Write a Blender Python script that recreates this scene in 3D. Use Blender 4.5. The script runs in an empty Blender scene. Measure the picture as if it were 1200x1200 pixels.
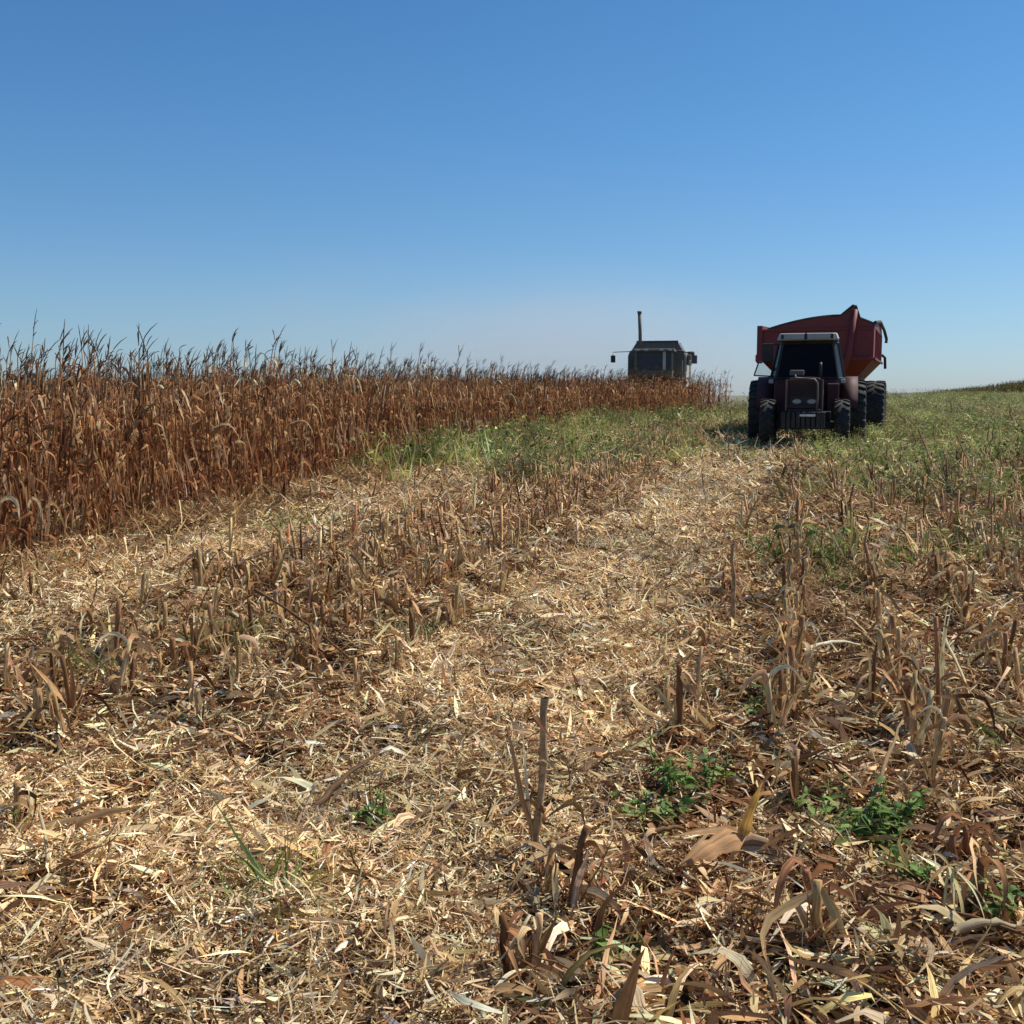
import bpy, bmesh, math
import numpy as np
from mathutils import Vector, Matrix

rng = np.random.default_rng(7)
scene = bpy.context.scene
col = scene.collection
R = math.radians
PI = math.pi

# ------------------------------------------------------------------ camera
EYE = 1.5
F = 1287.0                       # focal length in pixels of the 1200 px frame
PITCH = math.atan(135.0 / F)     # looking slightly down
cam_d = bpy.data.cameras.new("camera")
cam = bpy.data.objects.new("camera", cam_d)
col.objects.link(cam)
cam_d.sensor_width = 36
cam_d.lens = 36 * F / 1200
cam_d.clip_start = 0.05
cam_d.clip_end = 3000
cam.location = (0, 0, EYE)
cam.rotation_euler = (PI / 2 - PITCH, 0, 0)
scene.camera = cam

# ------------------------------------------------------------------ noise / terrain
def _hash(ix, iy, seed):
    h = (ix.astype(np.int64) * 374761393 + iy.astype(np.int64) * 668265263 + seed * 982451653) & 0x7fffffff
    h = (h ^ (h >> 13)) * 1274126177 & 0x7fffffff
    h = (h ^ (h >> 16)) & 0xffffff
    return h / float(0xffffff)

def vn(x, y, seed=0):
    x = np.asarray(x, float); y = np.asarray(y, float)
    ix = np.floor(x); iy = np.floor(y)
    fx = x - ix; fy = y - iy
    fx = fx * fx * (3 - 2 * fx); fy = fy * fy * (3 - 2 * fy)
    a = _hash(ix, iy, seed); b = _hash(ix + 1, iy, seed)
    c = _hash(ix, iy + 1, seed); d = _hash(ix + 1, iy + 1, seed)
    return (a * (1 - fx) + b * fx) * (1 - fy) + (c * (1 - fx) + d * fx) * fy

def fbm(x, y, seed=0, o=3):
    s = 0; a = .5; t = 0
    for k in range(o):
        s = s + a * vn(x * 2 ** k, y * 2 ** k, seed + k); t += a; a *= .5
    return s / t

ROW = 0.26                       # rows run along (0.26, 1)
def x0(x, y):
    return x - ROW * y

def smooth(a, b, t):
    t = np.clip((t - a) / (b - a), 0, 1)
    return t * t * (3 - 2 * t)

def base_h(x, y):
    x = np.asarray(x, float); y = np.asarray(y, float)
    yy = np.clip(y, 0, 95)
    h = 0.0145 * yy
    h = h + 0.0145 * 22 * (1 - np.exp(-np.clip(y - 95, 0, None) / 22))   # crest
    h = h - 0.004 * np.clip(y - 140, 0, 400)
    # gentle shoulder far off to the right
    h = h + 1.3 * smooth(45, 95, x) * smooth(85, 130, y) * (1 - smooth(200, 420, y))
    return h

def gh(x, y):
    x = np.asarray(x, float); y = np.asarray(y, float)
    near = 1 - smooth(14, 45, np.abs(y))
    n = (fbm(x * 2.2, y * 2.2, 3) - .5) * .14 + (vn(x * 9, y * 9, 9) - .5) * .022
    r = x0(x, y)
    rut = -.035 * np.exp(-((r + 1.0) / .32) ** 2) - .03 * np.exp(-((r + 2.0) / .3) ** 2)
    ridge = .035 * np.exp(-((r + 3.1) / .8) ** 2) + .05 * smooth(-.6, .3, r) * (1 - smooth(4, 6, r))
    return base_h(x, y) + near * (n + rut + ridge)

def pix_dir(px, py):
    x = (px - 600) / F; z = (600 - py) / F
    c, s = math.cos(PITCH), math.sin(PITCH)
    return x, c + z * s, z * c - s

def at(px, py):
    """point of the ground seen at this place of the photograph"""
    dx, dy, dz = pix_dir(px, py)
    t = 1.0
    for k in range(4000):
        p = (dx * t, dy * t, EYE + dz * t)
        if p[2] <= float(gh(p[0], p[1])):
            break
        t *= 1.004
    return Vector((p[0], p[1], float(gh(p[0], p[1]))))

# ------------------------------------------------------------------ materials
def nt(name):
    m = bpy.data.materials.new(name); m.use_nodes = True
    n = m.node_tree; n.nodes.clear()
    out = n.nodes.new("ShaderNodeOutputMaterial")
    return m, n, out

def leaf_mat(name, trans=.3, rough=.7, spec=.25, gain=1.0, grain=38, det=3):
    m, n, out = nt(name)
    at_ = n.nodes.new("ShaderNodeAttribute"); at_.attribute_name = "tint"
    tc = n.nodes.new("ShaderNodeTexCoord")
    no = n.nodes.new("ShaderNodeTexNoise"); no.inputs["Scale"].default_value = grain; no.inputs["Detail"].default_value = det
    mr = n.nodes.new("ShaderNodeMapRange"); mr.inputs[3].default_value = .7 * gain; mr.inputs[4].default_value = 1.3 * gain
    mx = n.nodes.new("ShaderNodeVectorMath"); mx.operation = 'SCALE'
    n.links.new(tc.outputs["Object"], no.inputs["Vector"])
    n.links.new(no.outputs["Fac"], mr.inputs[0])
    # veins: noise across the width of the leaf, different for every leaf
    sx = n.nodes.new("ShaderNodeSeparateColor"); n.links.new(at_.outputs["Color"], sx.inputs[0])
    m1 = n.nodes.new("ShaderNodeMath"); m1.operation = 'MULTIPLY'; m1.inputs[1].default_value = 5; n.links.new(at_.outputs["Alpha"], m1.inputs[0])
    m2 = n.nodes.new("ShaderNodeMath"); m2.operation = 'MULTIPLY'; m2.inputs[1].default_value = 211; n.links.new(sx.outputs[1], m2.inputs[0])
    cx = n.nodes.new("ShaderNodeCombineXYZ"); n.links.new(m1.outputs[0], cx.inputs[0]); n.links.new(m2.outputs[0], cx.inputs[1])
    va = n.nodes.new("ShaderNodeVectorMath"); va.operation = 'MULTIPLY_ADD'; va.inputs[1].default_value = (5, 5, 5)
    n.links.new(tc.outputs["Object"], va.inputs[0]); n.links.new(cx.outputs[0], va.inputs[2])
    n2 = n.nodes.new("ShaderNodeTexNoise"); n2.inputs["Scale"].default_value = 1.6; n2.inputs["Detail"].default_value = 3; n.links.new(va.outputs[0], n2.inputs["Vector"])
    r2 = n.nodes.new("ShaderNodeMapRange"); r2.inputs[1].default_value = .3; r2.inputs[2].default_value = .7; r2.inputs[3].default_value = .55; r2.inputs[4].default_value = 1.4
    n.links.new(n2.outputs["Fac"], r2.inputs[0])
    mm = n.nodes.new("ShaderNodeMath"); mm.operation = 'MULTIPLY'; n.links.new(mr.outputs[0], mm.inputs[0]); n.links.new(r2.outputs[0], mm.inputs[1])
    n.links.new(at_.outputs["Color"], mx.inputs[0]); n.links.new(mm.outputs[0], mx.inputs["Scale"])
    b = n.nodes.new("ShaderNodeBsdfPrincipled")
    b.inputs["Roughness"].default_value = rough; b.inputs["Specular IOR Level"].default_value = spec
    n.links.new(mx.outputs[0], b.inputs["Base Color"])
    if trans > 0:
        t = n.nodes.new("ShaderNodeBsdfTranslucent"); n.links.new(mx.outputs[0], t.inputs["Color"])
        s = n.nodes.new("ShaderNodeMixShader"); s.inputs[0].default_value = trans
        n.links.new(b.outputs[0], s.inputs[1]); n.links.new(t.outputs[0], s.inputs[2])
        n.links.new(s.outputs[0], out.inputs[0])
    else:
        n.links.new(b.outputs[0], out.inputs[0])
    return m

M = {}
M['corn'] = leaf_mat("dry_corn", .32, .85, .08)
M['straw'] = leaf_mat("straw", .17, .85, .08)
M['husk'] = leaf_mat("husk_leaf", .35, .85, .05, 1.0, 30, 2)
M['stalk'] = leaf_mat("stalk_skin", 0, .8, .12)
M['green'] = leaf_mat("green_leaf", .35, .6, .2)

def paint(name, rgb, rough=.5, metal=0, dirt=.5, dust=(.25, .19, .13), scale=4, coat=0):
    m, n, out = nt(name)
    tc = n.nodes.new("ShaderNodeTexCoord")
    no = n.nodes.new("ShaderNodeTexNoise"); no.inputs["Scale"].default_value = scale; no.inputs["Detail"].default_value = 6
    n.links.new(tc.outputs["Object"], no.inputs["Vector"])
    mr = n.nodes.new("ShaderNodeMapRange"); mr.inputs[1].default_value = .4; mr.inputs[2].default_value = .75
    mr.inputs[4].default_value = dirt; n.links.new(no.outputs["Fac"], mr.inputs[0])
    mx = n.nodes.new("ShaderNodeMix"); mx.data_type = 'RGBA'
    mx.inputs[6].default_value = (*rgb, 1); mx.inputs[7].default_value = (*dust, 1)
    n.links.new(mr.outputs[0], mx.inputs[0])
    b = n.nodes.new("ShaderNodeBsdfPrincipled"); n.links.new(mx.outputs[2], b.inputs["Base Color"])
    b.inputs["Metallic"].default_value = metal
    r2 = n.nodes.new("ShaderNodeMapRange"); r2.inputs[3].default_value = rough; r2.inputs[4].default_value = min(1, rough + .35)
    n.links.new(mr.outputs[0], r2.inputs[0]); n.links.new(r2.outputs[0], b.inputs["Roughness"])
    n.links.new(b.outputs[0], out.inputs[0])
    return m

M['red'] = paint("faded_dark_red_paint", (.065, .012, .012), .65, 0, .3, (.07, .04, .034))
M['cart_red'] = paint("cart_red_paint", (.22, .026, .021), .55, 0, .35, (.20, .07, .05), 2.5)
M['cart_edge'] = paint("cart_rim_dark", (.03, .02, .022), .6)
M['rubber'] = paint("dusty_rubber", (.016, .016, .017), .75, 0, .35, (.10, .085, .07), 7)
M['rubber_worn'] = paint("worn_lug_rubber", (.024, .023, .022), .75, 0, .5, (.12, .10, .085), 9)
M['black'] = paint("black_metal", (.012, .012, .013), .6, 0, .12)
M['rim'] = paint("rim_paint", (.10, .085, .075), .5, 0, .5)
M['roofwhite'] = paint("cab_roof_white", (.48, .47, .45), .6, 0, .3)
M['chrome'] = paint("bare_metal", (.55, .54, .52), .3, .8, .3)
M['lamp'] = paint("lamp_lens", (.35, .34, .32), .15, 0, .3)
M['combine'] = paint("combine_grey_tin", (.15, .13, .095), .6, 0, .8, (.22, .17, .12), 3)
M['combine_pale'] = paint("combine_pale_tin", (.55, .50, .42), .6, 0, .4, (.35, .28, .2), 3)
M['combine_dark'] = paint("combine_dark", (.11, .10, .085), .6, 0, .5, (.14, .12, .10), 3)

def glass(name, tint, fac):
    m, n, out = nt(name)
    t = n.nodes.new("ShaderNodeBsdfTransparent"); t.inputs[0].default_value = (*tint, 1)
    g = n.nodes.new("ShaderNodeBsdfPrincipled"); g.inputs["Base Color"].default_value = (.015, .018, .024, 1)
    g.inputs["Roughness"].default_value = .2; g.inputs["Specular IOR Level"].default_value = .05
    s = n.nodes.new("ShaderNodeMixShader"); s.inputs[0].default_value = fac
    n.links.new(t.outputs[0], s.inputs[1]); n.links.new(g.outputs[0], s.inputs[2]); n.links.new(s.outputs[0], out.inputs[0])
    return m
M['glass'] = glass("dark_cab_glass", (.35, .38, .42), .62)
M['combine_glass'] = paint("dusty_combine_glass", (.035, .036, .038), .4, 0, .5, (.12, .11, .095), 3)
M['glass_clear'] = glass("clear_glass", (.8, .85, .88), .18)

# ground material: dark earth with straw-coloured mottling, matching the residue on it
def soil_mat():
    m, n, out = nt("field_soil")
    geo = n.nodes.new("ShaderNodeNewGeometry")
    def noise(sc, det=6):
        a = n.nodes.new("ShaderNodeTexNoise"); a.inputs["Scale"].default_value = sc; a.inputs["Detail"].default_value = det
        n.links.new(geo.outputs["Position"], a.inputs["Vector"]); return a
    n1 = noise(14, 8); n2 = noise(1.3, 4)
    cr = n.nodes.new("ShaderNodeValToRGB"); n.links.new(n1.outputs["Fac"], cr.inputs[0])
    cr.color_ramp.elements[0].position = .35; cr.color_ramp.elements[0].color = (.030, .017, .010, 1)
    cr.color_ramp.elements[1].position = .62; cr.color_ramp.elements[1].color = (.19, .12, .06, 1)
    cr2 = n.nodes.new("ShaderNodeValToRGB"); n.links.new(n1.outputs["Fac"], cr2.inputs[0])
    cr2.color_ramp.elements[0].position = .35; cr2.color_ramp.elements[0].color = (.04, .05, .015, 1)
    cr2.color_ramp.elements[1].position = .65; cr2.color_ramp.elements[1].color = (.17, .18, .07, 1)
    at_ = n.nodes.new("ShaderNodeAttribute"); at_.attribute_name = "tint"
    mx = n.nodes.new("ShaderNodeMix"); mx.data_type = 'RGBA'
    n.links.new(at_.outputs["Fac"], mx.inputs[0]); n.links.new(cr.outputs[0], mx.inputs[6]); n.links.new(cr2.outputs[0], mx.inputs[7])
    mr = n.nodes.new("ShaderNodeMapRange"); mr.inputs[3].default_value = .6; mr.inputs[4].default_value = 1.3
    n.links.new(n2.outputs["Fac"], mr.inputs[0])
    sc = n.nodes.new("ShaderNodeVectorMath"); sc.operation = 'SCALE'
    n.links.new(mx.outputs[2], sc.inputs[0]); n.links.new(mr.outputs[0], sc.inputs["Scale"])
    b = n.nodes.new("ShaderNodeBsdfPrincipled"); b.inputs["Roughness"].default_value = .95
    n.links.new(sc.outputs[0], b.inputs["Base Color"])
    bp = n.nodes.new("ShaderNodeBump"); bp.inputs["Strength"].default_value = .8; bp.inputs["Distance"].default_value = .03
    n.links.new(n1.outputs["Fac"], bp.inputs["Height"]); n.links.new(bp.outputs[0], b.inputs["Normal"])
    n.links.new(b.outputs[0], out.inputs[0])
    return m
M['soil'] = soil_mat()

# ------------------------------------------------------------------ mesh soup
class Soup:
    def __init__(s): s.v = []; s.q = []; s.c = []; s.n = 0
    def add(s, v, q, c):
        if len(v) == 0: return s
        c = np.asarray(c, np.float32)
        if c.shape[1] == 3: c = np.concatenate([c, np.full((len(c), 1), .5, np.float32)], 1)
        s.v.append(np.asarray(v, np.float32)); s.q.append(np.asarray(q, np.int64) + s.n)
        s.c.append(np.asarray(c, np.float32)); s.n += len(v); return s
    def arrays(s):
        return np.concatenate(s.v), np.concatenate(s.q), np.concatenate(s.c)
    def mesh(s, name, mat):
        v, q, c = s.arrays()
        me = bpy.data.meshes.new(name)
        me.vertices.add(len(v)); me.vertices.foreach_set("co", v.ravel())
        me.loops.add(q.size); me.loops.foreach_set("vertex_index", q.ravel().astype(np.int32))
        me.polygons.add(len(q)); me.polygons.foreach_set("loop_start", np.arange(0, q.size, 4, dtype=np.int32))
        me.update(calc_edges=True)
        a = me.attributes.new("tint", 'FLOAT_COLOR', 'POINT')
        a.data.foreach_set("color", c.ravel())
        me.polygons.foreach_set("use_smooth", np.ones(len(q), bool))
        me.materials.append(mat)
        return me
    def obj(s, name, mat, parent=None):
        o = bpy.data.objects.new(name, s.mesh(name, mat)); col.objects.link(o)
        o.parent = parent
        return o

def norm(a):
    return a / np.maximum(np.linalg.norm(a, axis=-1, keepdims=True), 1e-9)

def ribbons(P, W, S, C, crease=0.0):
    """P (N,K,3) centre lines, W (N,K) widths, S (N,K,3) side vectors, C (N,3) or (N,K,3)"""
    N, K, _ = P.shape
    if C.ndim == 2: C = np.repeat(C[:, None], K, 1)
    W = W * (1 + rng.normal(0, .13, W.shape))
    if crease:
        T = norm(np.gradient(P, axis=1)); up = np.cross(S, T)
        off = up * (W[..., None] * crease)
        V = np.stack([P - S * W[..., None] / 2, P + off, P + S * W[..., None] / 2], 2); J = 3
    else:
        V = np.stack([P - S * W[..., None] / 2, P + S * W[..., None] / 2], 2); J = 2
    idx = np.arange(N * K * J).reshape(N, K, J)
    q = np.stack([idx[:, :-1, :-1], idx[:, :-1, 1:], idx[:, 1:, 1:], idx[:, 1:, :-1]], -1).reshape(-1, 4)
    Cc = np.repeat(C[:, :, None], J, 2)
    ac = np.broadcast_to(np.linspace(0, 1, J), Cc.shape[:3])[..., None]
    return V.reshape(-1, 3), q, np.concatenate([Cc, ac], -1).reshape(-1, 4)

def tubes(P, Rd, C, sides=5):
    N, K, _ = P.shape
    if C.ndim == 2: C = np.repeat(C[:, None], K, 1)
    T = norm(np.gradient(P, axis=1))
    ref = np.where(np.abs(T[..., 2:3]) > .9, np.array([1., 0, 0]), np.array([0, 0, 1.]))
    A = norm(np.cross(T, ref)); B = np.cross(T, A)
    an = np.arange(sides) * 2 * PI / sides
    V = P[:, :, None] + Rd[:, :, None, None] * (A[:, :, None] * np.cos(an)[:, None] + B[:, :, None] * np.sin(an)[:, None])
    idx = np.arange(N * K * sides).reshape(N, K, sides)
    nx = np.roll(idx, -1, axis=2)
    q = np.stack([idx[:, :-1], nx[:, :-1], nx[:, 1:], idx[:, 1:]], -1).reshape(-1, 4)
    Cc = np.repeat(C[:, :, None], sides, 2)
    ac = np.broadcast_to(np.abs(np.linspace(-1, 1, sides, endpoint=False)), Cc.shape[:3])[..., None]
    Cc = np.concatenate([Cc, ac], -1).reshape(-1, 4)
    V = V.reshape(-1, 3)
    # end caps (top) as quads fanned on the ring for 4 sides or more
    caps = []
    if sides >= 4:
        for e in (0, K - 1):
            r = idx[:, e]
            caps.append(np.stack([r[:, 0], r[:, 1], r[:, 2], r[:, 3]], -1))
            if sides == 6: caps.append(np.stack([r[:, 0], r[:, 3], r[:, 4], r[:, 5]], -1))
            if sides == 5: pass
    if caps: q = np.concatenate([q] + caps)
    return V, q, Cc

def pal(cols, wts, n, var=.18, r=None):
    r = r or rng
    cols = np.array(cols); w = np.array(wts, float); w /= w.sum()
    c = cols[r.choice(len(cols), n, p=w)]
    return np.clip(c * (1 + r.normal(0, var, (n, 1))) * (1 + r.normal(0, .05, (n, 3))), .004, .95)

def droop_leaves(base, az, el0, el1, L, wid, cols, K=7, kink=.3, twist=.8, crease=0.0, curl=.3, r=None):
    """long leaves that leave a stalk at elevation el0 and hang to el1"""
    r = r or rng
    N = len(az); t = np.linspace(0, 1, K)
    kp = r.uniform(.08, .45, N)[:, None]
    s = smooth(0, 1, (t[None] - kp * .5) / (1 - kp * .5) * 1.3)
    hard = (r.random(N) < kink)[:, None]
    s = np.where(hard, (t[None] > kp).astype(float), s)
    el = el0[:, None] * (1 - s) + el1[:, None] * s + r.normal(0, .12, (N, K))
    azv = az[:, None] + np.cumsum(r.normal(0, curl, (N, K)), 1) * t[None]
    D = np.stack([np.cos(el) * np.cos(azv), np.cos(el) * np.sin(azv), np.sin(el)], -1)
    st = D * (L[:, None, None] / (K - 1)); st[:, 0] = 0
    P = base[:, None] + np.cumsum(st, 1)
    side0 = np.stack([-np.sin(azv), np.cos(azv), 0 * azv], -1)
    tw = r.normal(0, twist, N)[:, None] + t[None] * r.normal(0, twist * 1.5, N)[:, None]
    upv = np.cross(side0, D)
    S = side0 * np.cos(tw)[..., None] + upv * np.sin(tw)[..., None]
    prof = np.minimum(1, .45 + t * 2.2) * (1 - t ** 2.2) + .04
    W = wid[:, None] * prof[None]
    return ribbons(P, W, S, cols, crease)

def instance(arrs, pos, rz, sc, tilt=None, tmul=None, zsc=None):
    """merge copies of one small mesh: arrs=(v,q,c)"""
    v, q, c = arrs; m = len(pos)
    if m == 0: return np.zeros((0, 3)), np.zeros((0, 4), int), np.zeros((0, 4))
    co, si = np.cos(rz)[:, None], np.sin(rz)[:, None]
    x = (v[None, :, 0] * co - v[None, :, 1] * si) * sc[:, None]
    y = (v[None, :, 0] * si + v[None, :, 1] * co) * sc[:, None]
    z = v[None, :, 2] * (sc if zsc is None else zsc)[:, None]
    if tilt is not None:
        x = x + z * tilt[:, :1]; y = y + z * tilt[:, 1:]
    V = np.stack([x + pos[:, :1], y + pos[:, 1:2], z + pos[:, 2:3]], -1).reshape(-1, 3)
    Q = (q[None] + (np.arange(m) * len(v))[:, None, None]).reshape(-1, 4)
    if tmul is None: tmul = np.ones((m, 3))
    if c.shape[1] == 4: tmul = np.concatenate([tmul, np.ones((m, 1))], 1)
    C = (c[None] * tmul[:, None]).reshape(-1, c.shape[1])
    return V, Q, C

def scatter(name, variants, mat, pos, scale=(.85, 1.15), tiltsd=.06, tvar=.15, r=None, zr=None, mul=None):
    r = r or rng
    s = Soup(); n = len(pos)
    which = r.integers(0, len(variants), n)
    rz = r.uniform(0, 2 * PI, n); sc = r.uniform(*scale, n)
    tl = r.normal(0, tiltsd, (n, 2)); tm = (1 + r.normal(0, tvar, (n, 1))) * (1 + r.normal(0, .05, (n, 3)))
    tm = np.clip(tm, .3, 1.8)
    if mul is not None: tm = tm * mul
    for k, a in enumerate(variants):
        w = which == k
        s.add(*instance(a, pos[w], rz[w], sc[w], tl[w], tm[w], None if zr is None else sc[w] * zr[w]))
    return s.obj(name, mat)

def tag(o, label=None, cat=None, group=None, kind=None):
    if label: o['label'] = label
    if cat: o['category'] = cat
    if group: o['group'] = group
    if kind: o['kind'] = kind
    return o

def empty(name, loc=(0, 0, 0), rz=0):
    o = bpy.data.objects.new(name, None); col.objects.link(o)
    o.empty_display_size = .2
    o.location = loc; o.rotation_euler = (0, 0, rz)
    return o

def copy_tree(o, parent=None):
    c = o.copy(); col.objects.link(c)
    if parent: c.parent = parent
    for ch in list(o.children): copy_tree(ch, c)
    return c

# ------------------------------------------------------------------ where things are
def corn_edge(y):
    """x of the edge of the standing crop at distance y"""
    e = ROW * y - 7.25 + .75 * (1 - smooth(9, 22, y))
    e = e + .27 * np.clip(y - 34, 0, None)
    return e

def in_view(x, y, pad=2.5):
    return np.abs(x) < np.abs(y) * .49 + pad

def green_density(x, y):
    r = x0(x, y); n = fbm(x * .35, y * .25, 21)
    left = smooth(-1.0, -2.6, r) * smooth(15, 26, y) * (1 - smooth(90, 140, y) * .4)
    foot = smooth(21.5, 23.5, y) * smooth(3.2, 2.0, x - corn_edge(y)) * (x > corn_edge(y) - 1)
    left = np.maximum(left * smooth(-7.6, -6.6, r), foot)
    mid = smooth(25, 29, y)
    trk = np.exp(-((r + .8) / 1.1) ** 4) * (1 - smooth(24, 28, y))
    right = smooth(-.2, .9, r) * smooth(10, 24, y) + .5 * np.exp(-((r - 1.6) / 1.3) ** 2) * smooth(11, 16, y)
    right = np.clip(right, 0, 1)
    path = np.exp(-((r - 7.4 - .02 * y) / .9) ** 2) * smooth(10, 20, y)
    g = np.maximum(np.maximum(left, mid), right * 1.15) * (1 - .85 * path) * (1 - .85 * trk)
    speck = smooth(.56, .72, n) * .35 * smooth(5, 9, y)
    n2 = fbm(x * 1.1, y * .8, 23)
    return np.clip(g * (.10 + .12 * (r > 0) + .6 * smooth(.38, .56, n) + .6 * smooth(.44, .58, n2)) + speck * (1 - path), 0, 1)

# ------------------------------------------------------------------ ground sheet
def axis(parts):
    out = []
    for a, b, st in parts: out.append(np.arange(a, b, st))
    return np.concatenate(out + [[parts[-1][1]]])
gx = axis([(-700, -100, 60), (-100, -30, 5), (-30, -8, .8), (-8, 10, .11), (10, 40, 1), (40, 160, 6), (160, 700, 60)])
gy = axis([(-60, -4, 6), (-4, 1.5, .25), (1.5, 14, .09), (14, 30, .3), (30, 60, .8), (60, 160, 4), (160, 900, 40)])
X, Y = np.meshgrid(gx, gy)
Z = gh(X, Y)
V = np.stack([X, Y, Z], -1).reshape(-1, 3)
idx = np.arange(X.size).reshape(X.shape)
Q = np.stack([idx[:-1, :-1], idx[:-1, 1:], idx[1:, 1:], idx[1:, :-1]], -1).reshape(-1, 4)
g = green_density(V[:, 0], V[:, 1])
ground = Soup().add(V, Q, np.repeat(g[:, None], 3, 1)).obj("ground", M['soil'])
tag(ground, kind='structure')

# ------------------------------------------------------------------ litter (chopped straw, nobody could count it)
STRAW = [(.66, .48, .25), (.80, .64, .38), (.50, .33, .16), (.92, .78, .51), (.25, .13, .06), (.10, .05, .025)]
def litter_batch(ya, yb, dens, size, K=4, pad=2.2):
    area = (yb - ya) * ((ya + yb) * .49 + 2 * pad)
    n = int(area * dens)
    y = rng.uniform(ya, yb, n); x = rng.uniform(-1, 1, n) * (np.abs(y) * .49 + pad)
    r = x0(x, y)
    edge = corn_edge(y)
    track = np.exp(-((r + 1.3 - .5 * smooth(12, 24, y)) / (.74 + .4 * smooth(12, 24, y))) ** 6)
    flat = np.exp(-((r + 5.0) / .7) ** 4)
    nearleft = smooth(5.0, 3.4, y) * smooth(-.3, -1.0, r)
    tan = np.clip(np.maximum(np.maximum(track, flat), nearleft), 0, 1)
    tan = tan * (1 - smooth(27, 32, y) * .8)
    patch = fbm(x * 1.6, y * 1.6, 31)
    fine = vn(x * 6, y * 6, 33)
    keep = rng.random(n) < np.clip(.45 + .8 * tan + (patch - .5) * (1.2 - .8 * tan) + (fine - .5) * 1.7, .04, 1)
    keep &= x > edge - 1.5
    keep &= rng.random(n) > .55 * green_density(x, y) * (y > 10)
    x, y, tan, patch, fine = x[keep], y[keep], tan[keep], patch[keep], fine[keep]
    n = len(x)
    kind = rng.random(n)
    L = rng.gamma(3, .018, n) * size + .012
    Wd = rng.uniform(.0025, .0085, n) * size
    broad = kind < (.07 + .09 * (1 - tan))
    L = np.where(broad, rng.uniform(.06, .20, n) * np.sqrt(size), L); Wd = np.where(broad, rng.uniform(.008, .026, n) * np.sqrt(size), Wd)
    az = rng.uniform(0, 2 * PI, n)
    pit = rng.normal(0, .42, n) * np.where(broad, .6, 1)
    t = np.linspace(-.5, .5, K)
    bend = rng.normal(0, .7, n)
    azv = az[:, None] + bend[:, None] * t[None]
    pv = pit[:, None] + rng.normal(0, .35, n)[:, None] * t[None]
    D = np.stack([np.cos(pv) * np.cos(azv), np.cos(pv) * np.sin(azv), np.sin(pv)], -1)
    P = np.cumsum(D * (L / (K - 1))[:, None, None], 1); P = P - P.mean(1, keepdims=True)
    lift = rng.uniform(0, .045 + .07 * patch, n) * (.6 + .5 * np.sqrt(size)) * (.5 + fine)
    lift = lift + np.abs(np.sin(pit)) * L * .35
    P[..., 0] += x[:, None]; P[..., 1] += y[:, None]
    P[..., 2] += (gh(x, y) + lift)[:, None]
    S0 = np.stack([-np.sin(azv), np.cos(azv), 0 * azv], -1)
    U = np.cross(D, S0)
    tw = rng.normal(0, .7, n)[:, None] + rng.normal(0, .8, n)[:, None] * t[None]
    S = S0 * np.cos(tw)[..., None] + U * np.sin(tw)[..., None]
    prof = np.where(broad[:, None], 1 - (2 * np.abs(t))[None] ** 2 * .8, 1 - .3 * (2 * np.abs(t))[None] ** 3)
    c1 = pal(STRAW, [4.5, 5, 3, 3, 1.9, 1.2], n, .28); c2 = pal(STRAW + [(.32, .15, .07)], [3.2, 2.4, 3.2, 1.2, 2.6, 2.2, 1.3], n, .28)
    C = np.where((rng.random(n) < tan)[:, None], c1, c2)
    C = C * ((.84 + .32 * smooth(.3, .7, patch)) * (1.03 + .12 * tan))[:, None] * np.array([1, .96, .95])
    return ribbons(P, Wd[:, None] * prof, S, C)

lit = Soup()
lit.add(*litter_batch(-1.5, 2.2, 600, 1.0))
lit.add(*litter_batch(2.2, 4.2, 10500, .78))
lit.add(*litter_batch(4.2, 6.5, 6000, 1.0))
lit.add(*litter_batch(6.5, 10, 2900, 1.35))
lit.add(*litter_batch(10, 17, 950, 2.1, 3))
lit.add(*litter_batch(17, 32, 330, 3.2, 3))
lit.add(*litter_batch(32, 60, 60, 5, 3))
o = lit.obj("straw_litter", M['straw'])
tag(o, "chopped tan straw and leaf scraps strewn over the harvested ground", "straw", kind='stuff')

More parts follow.
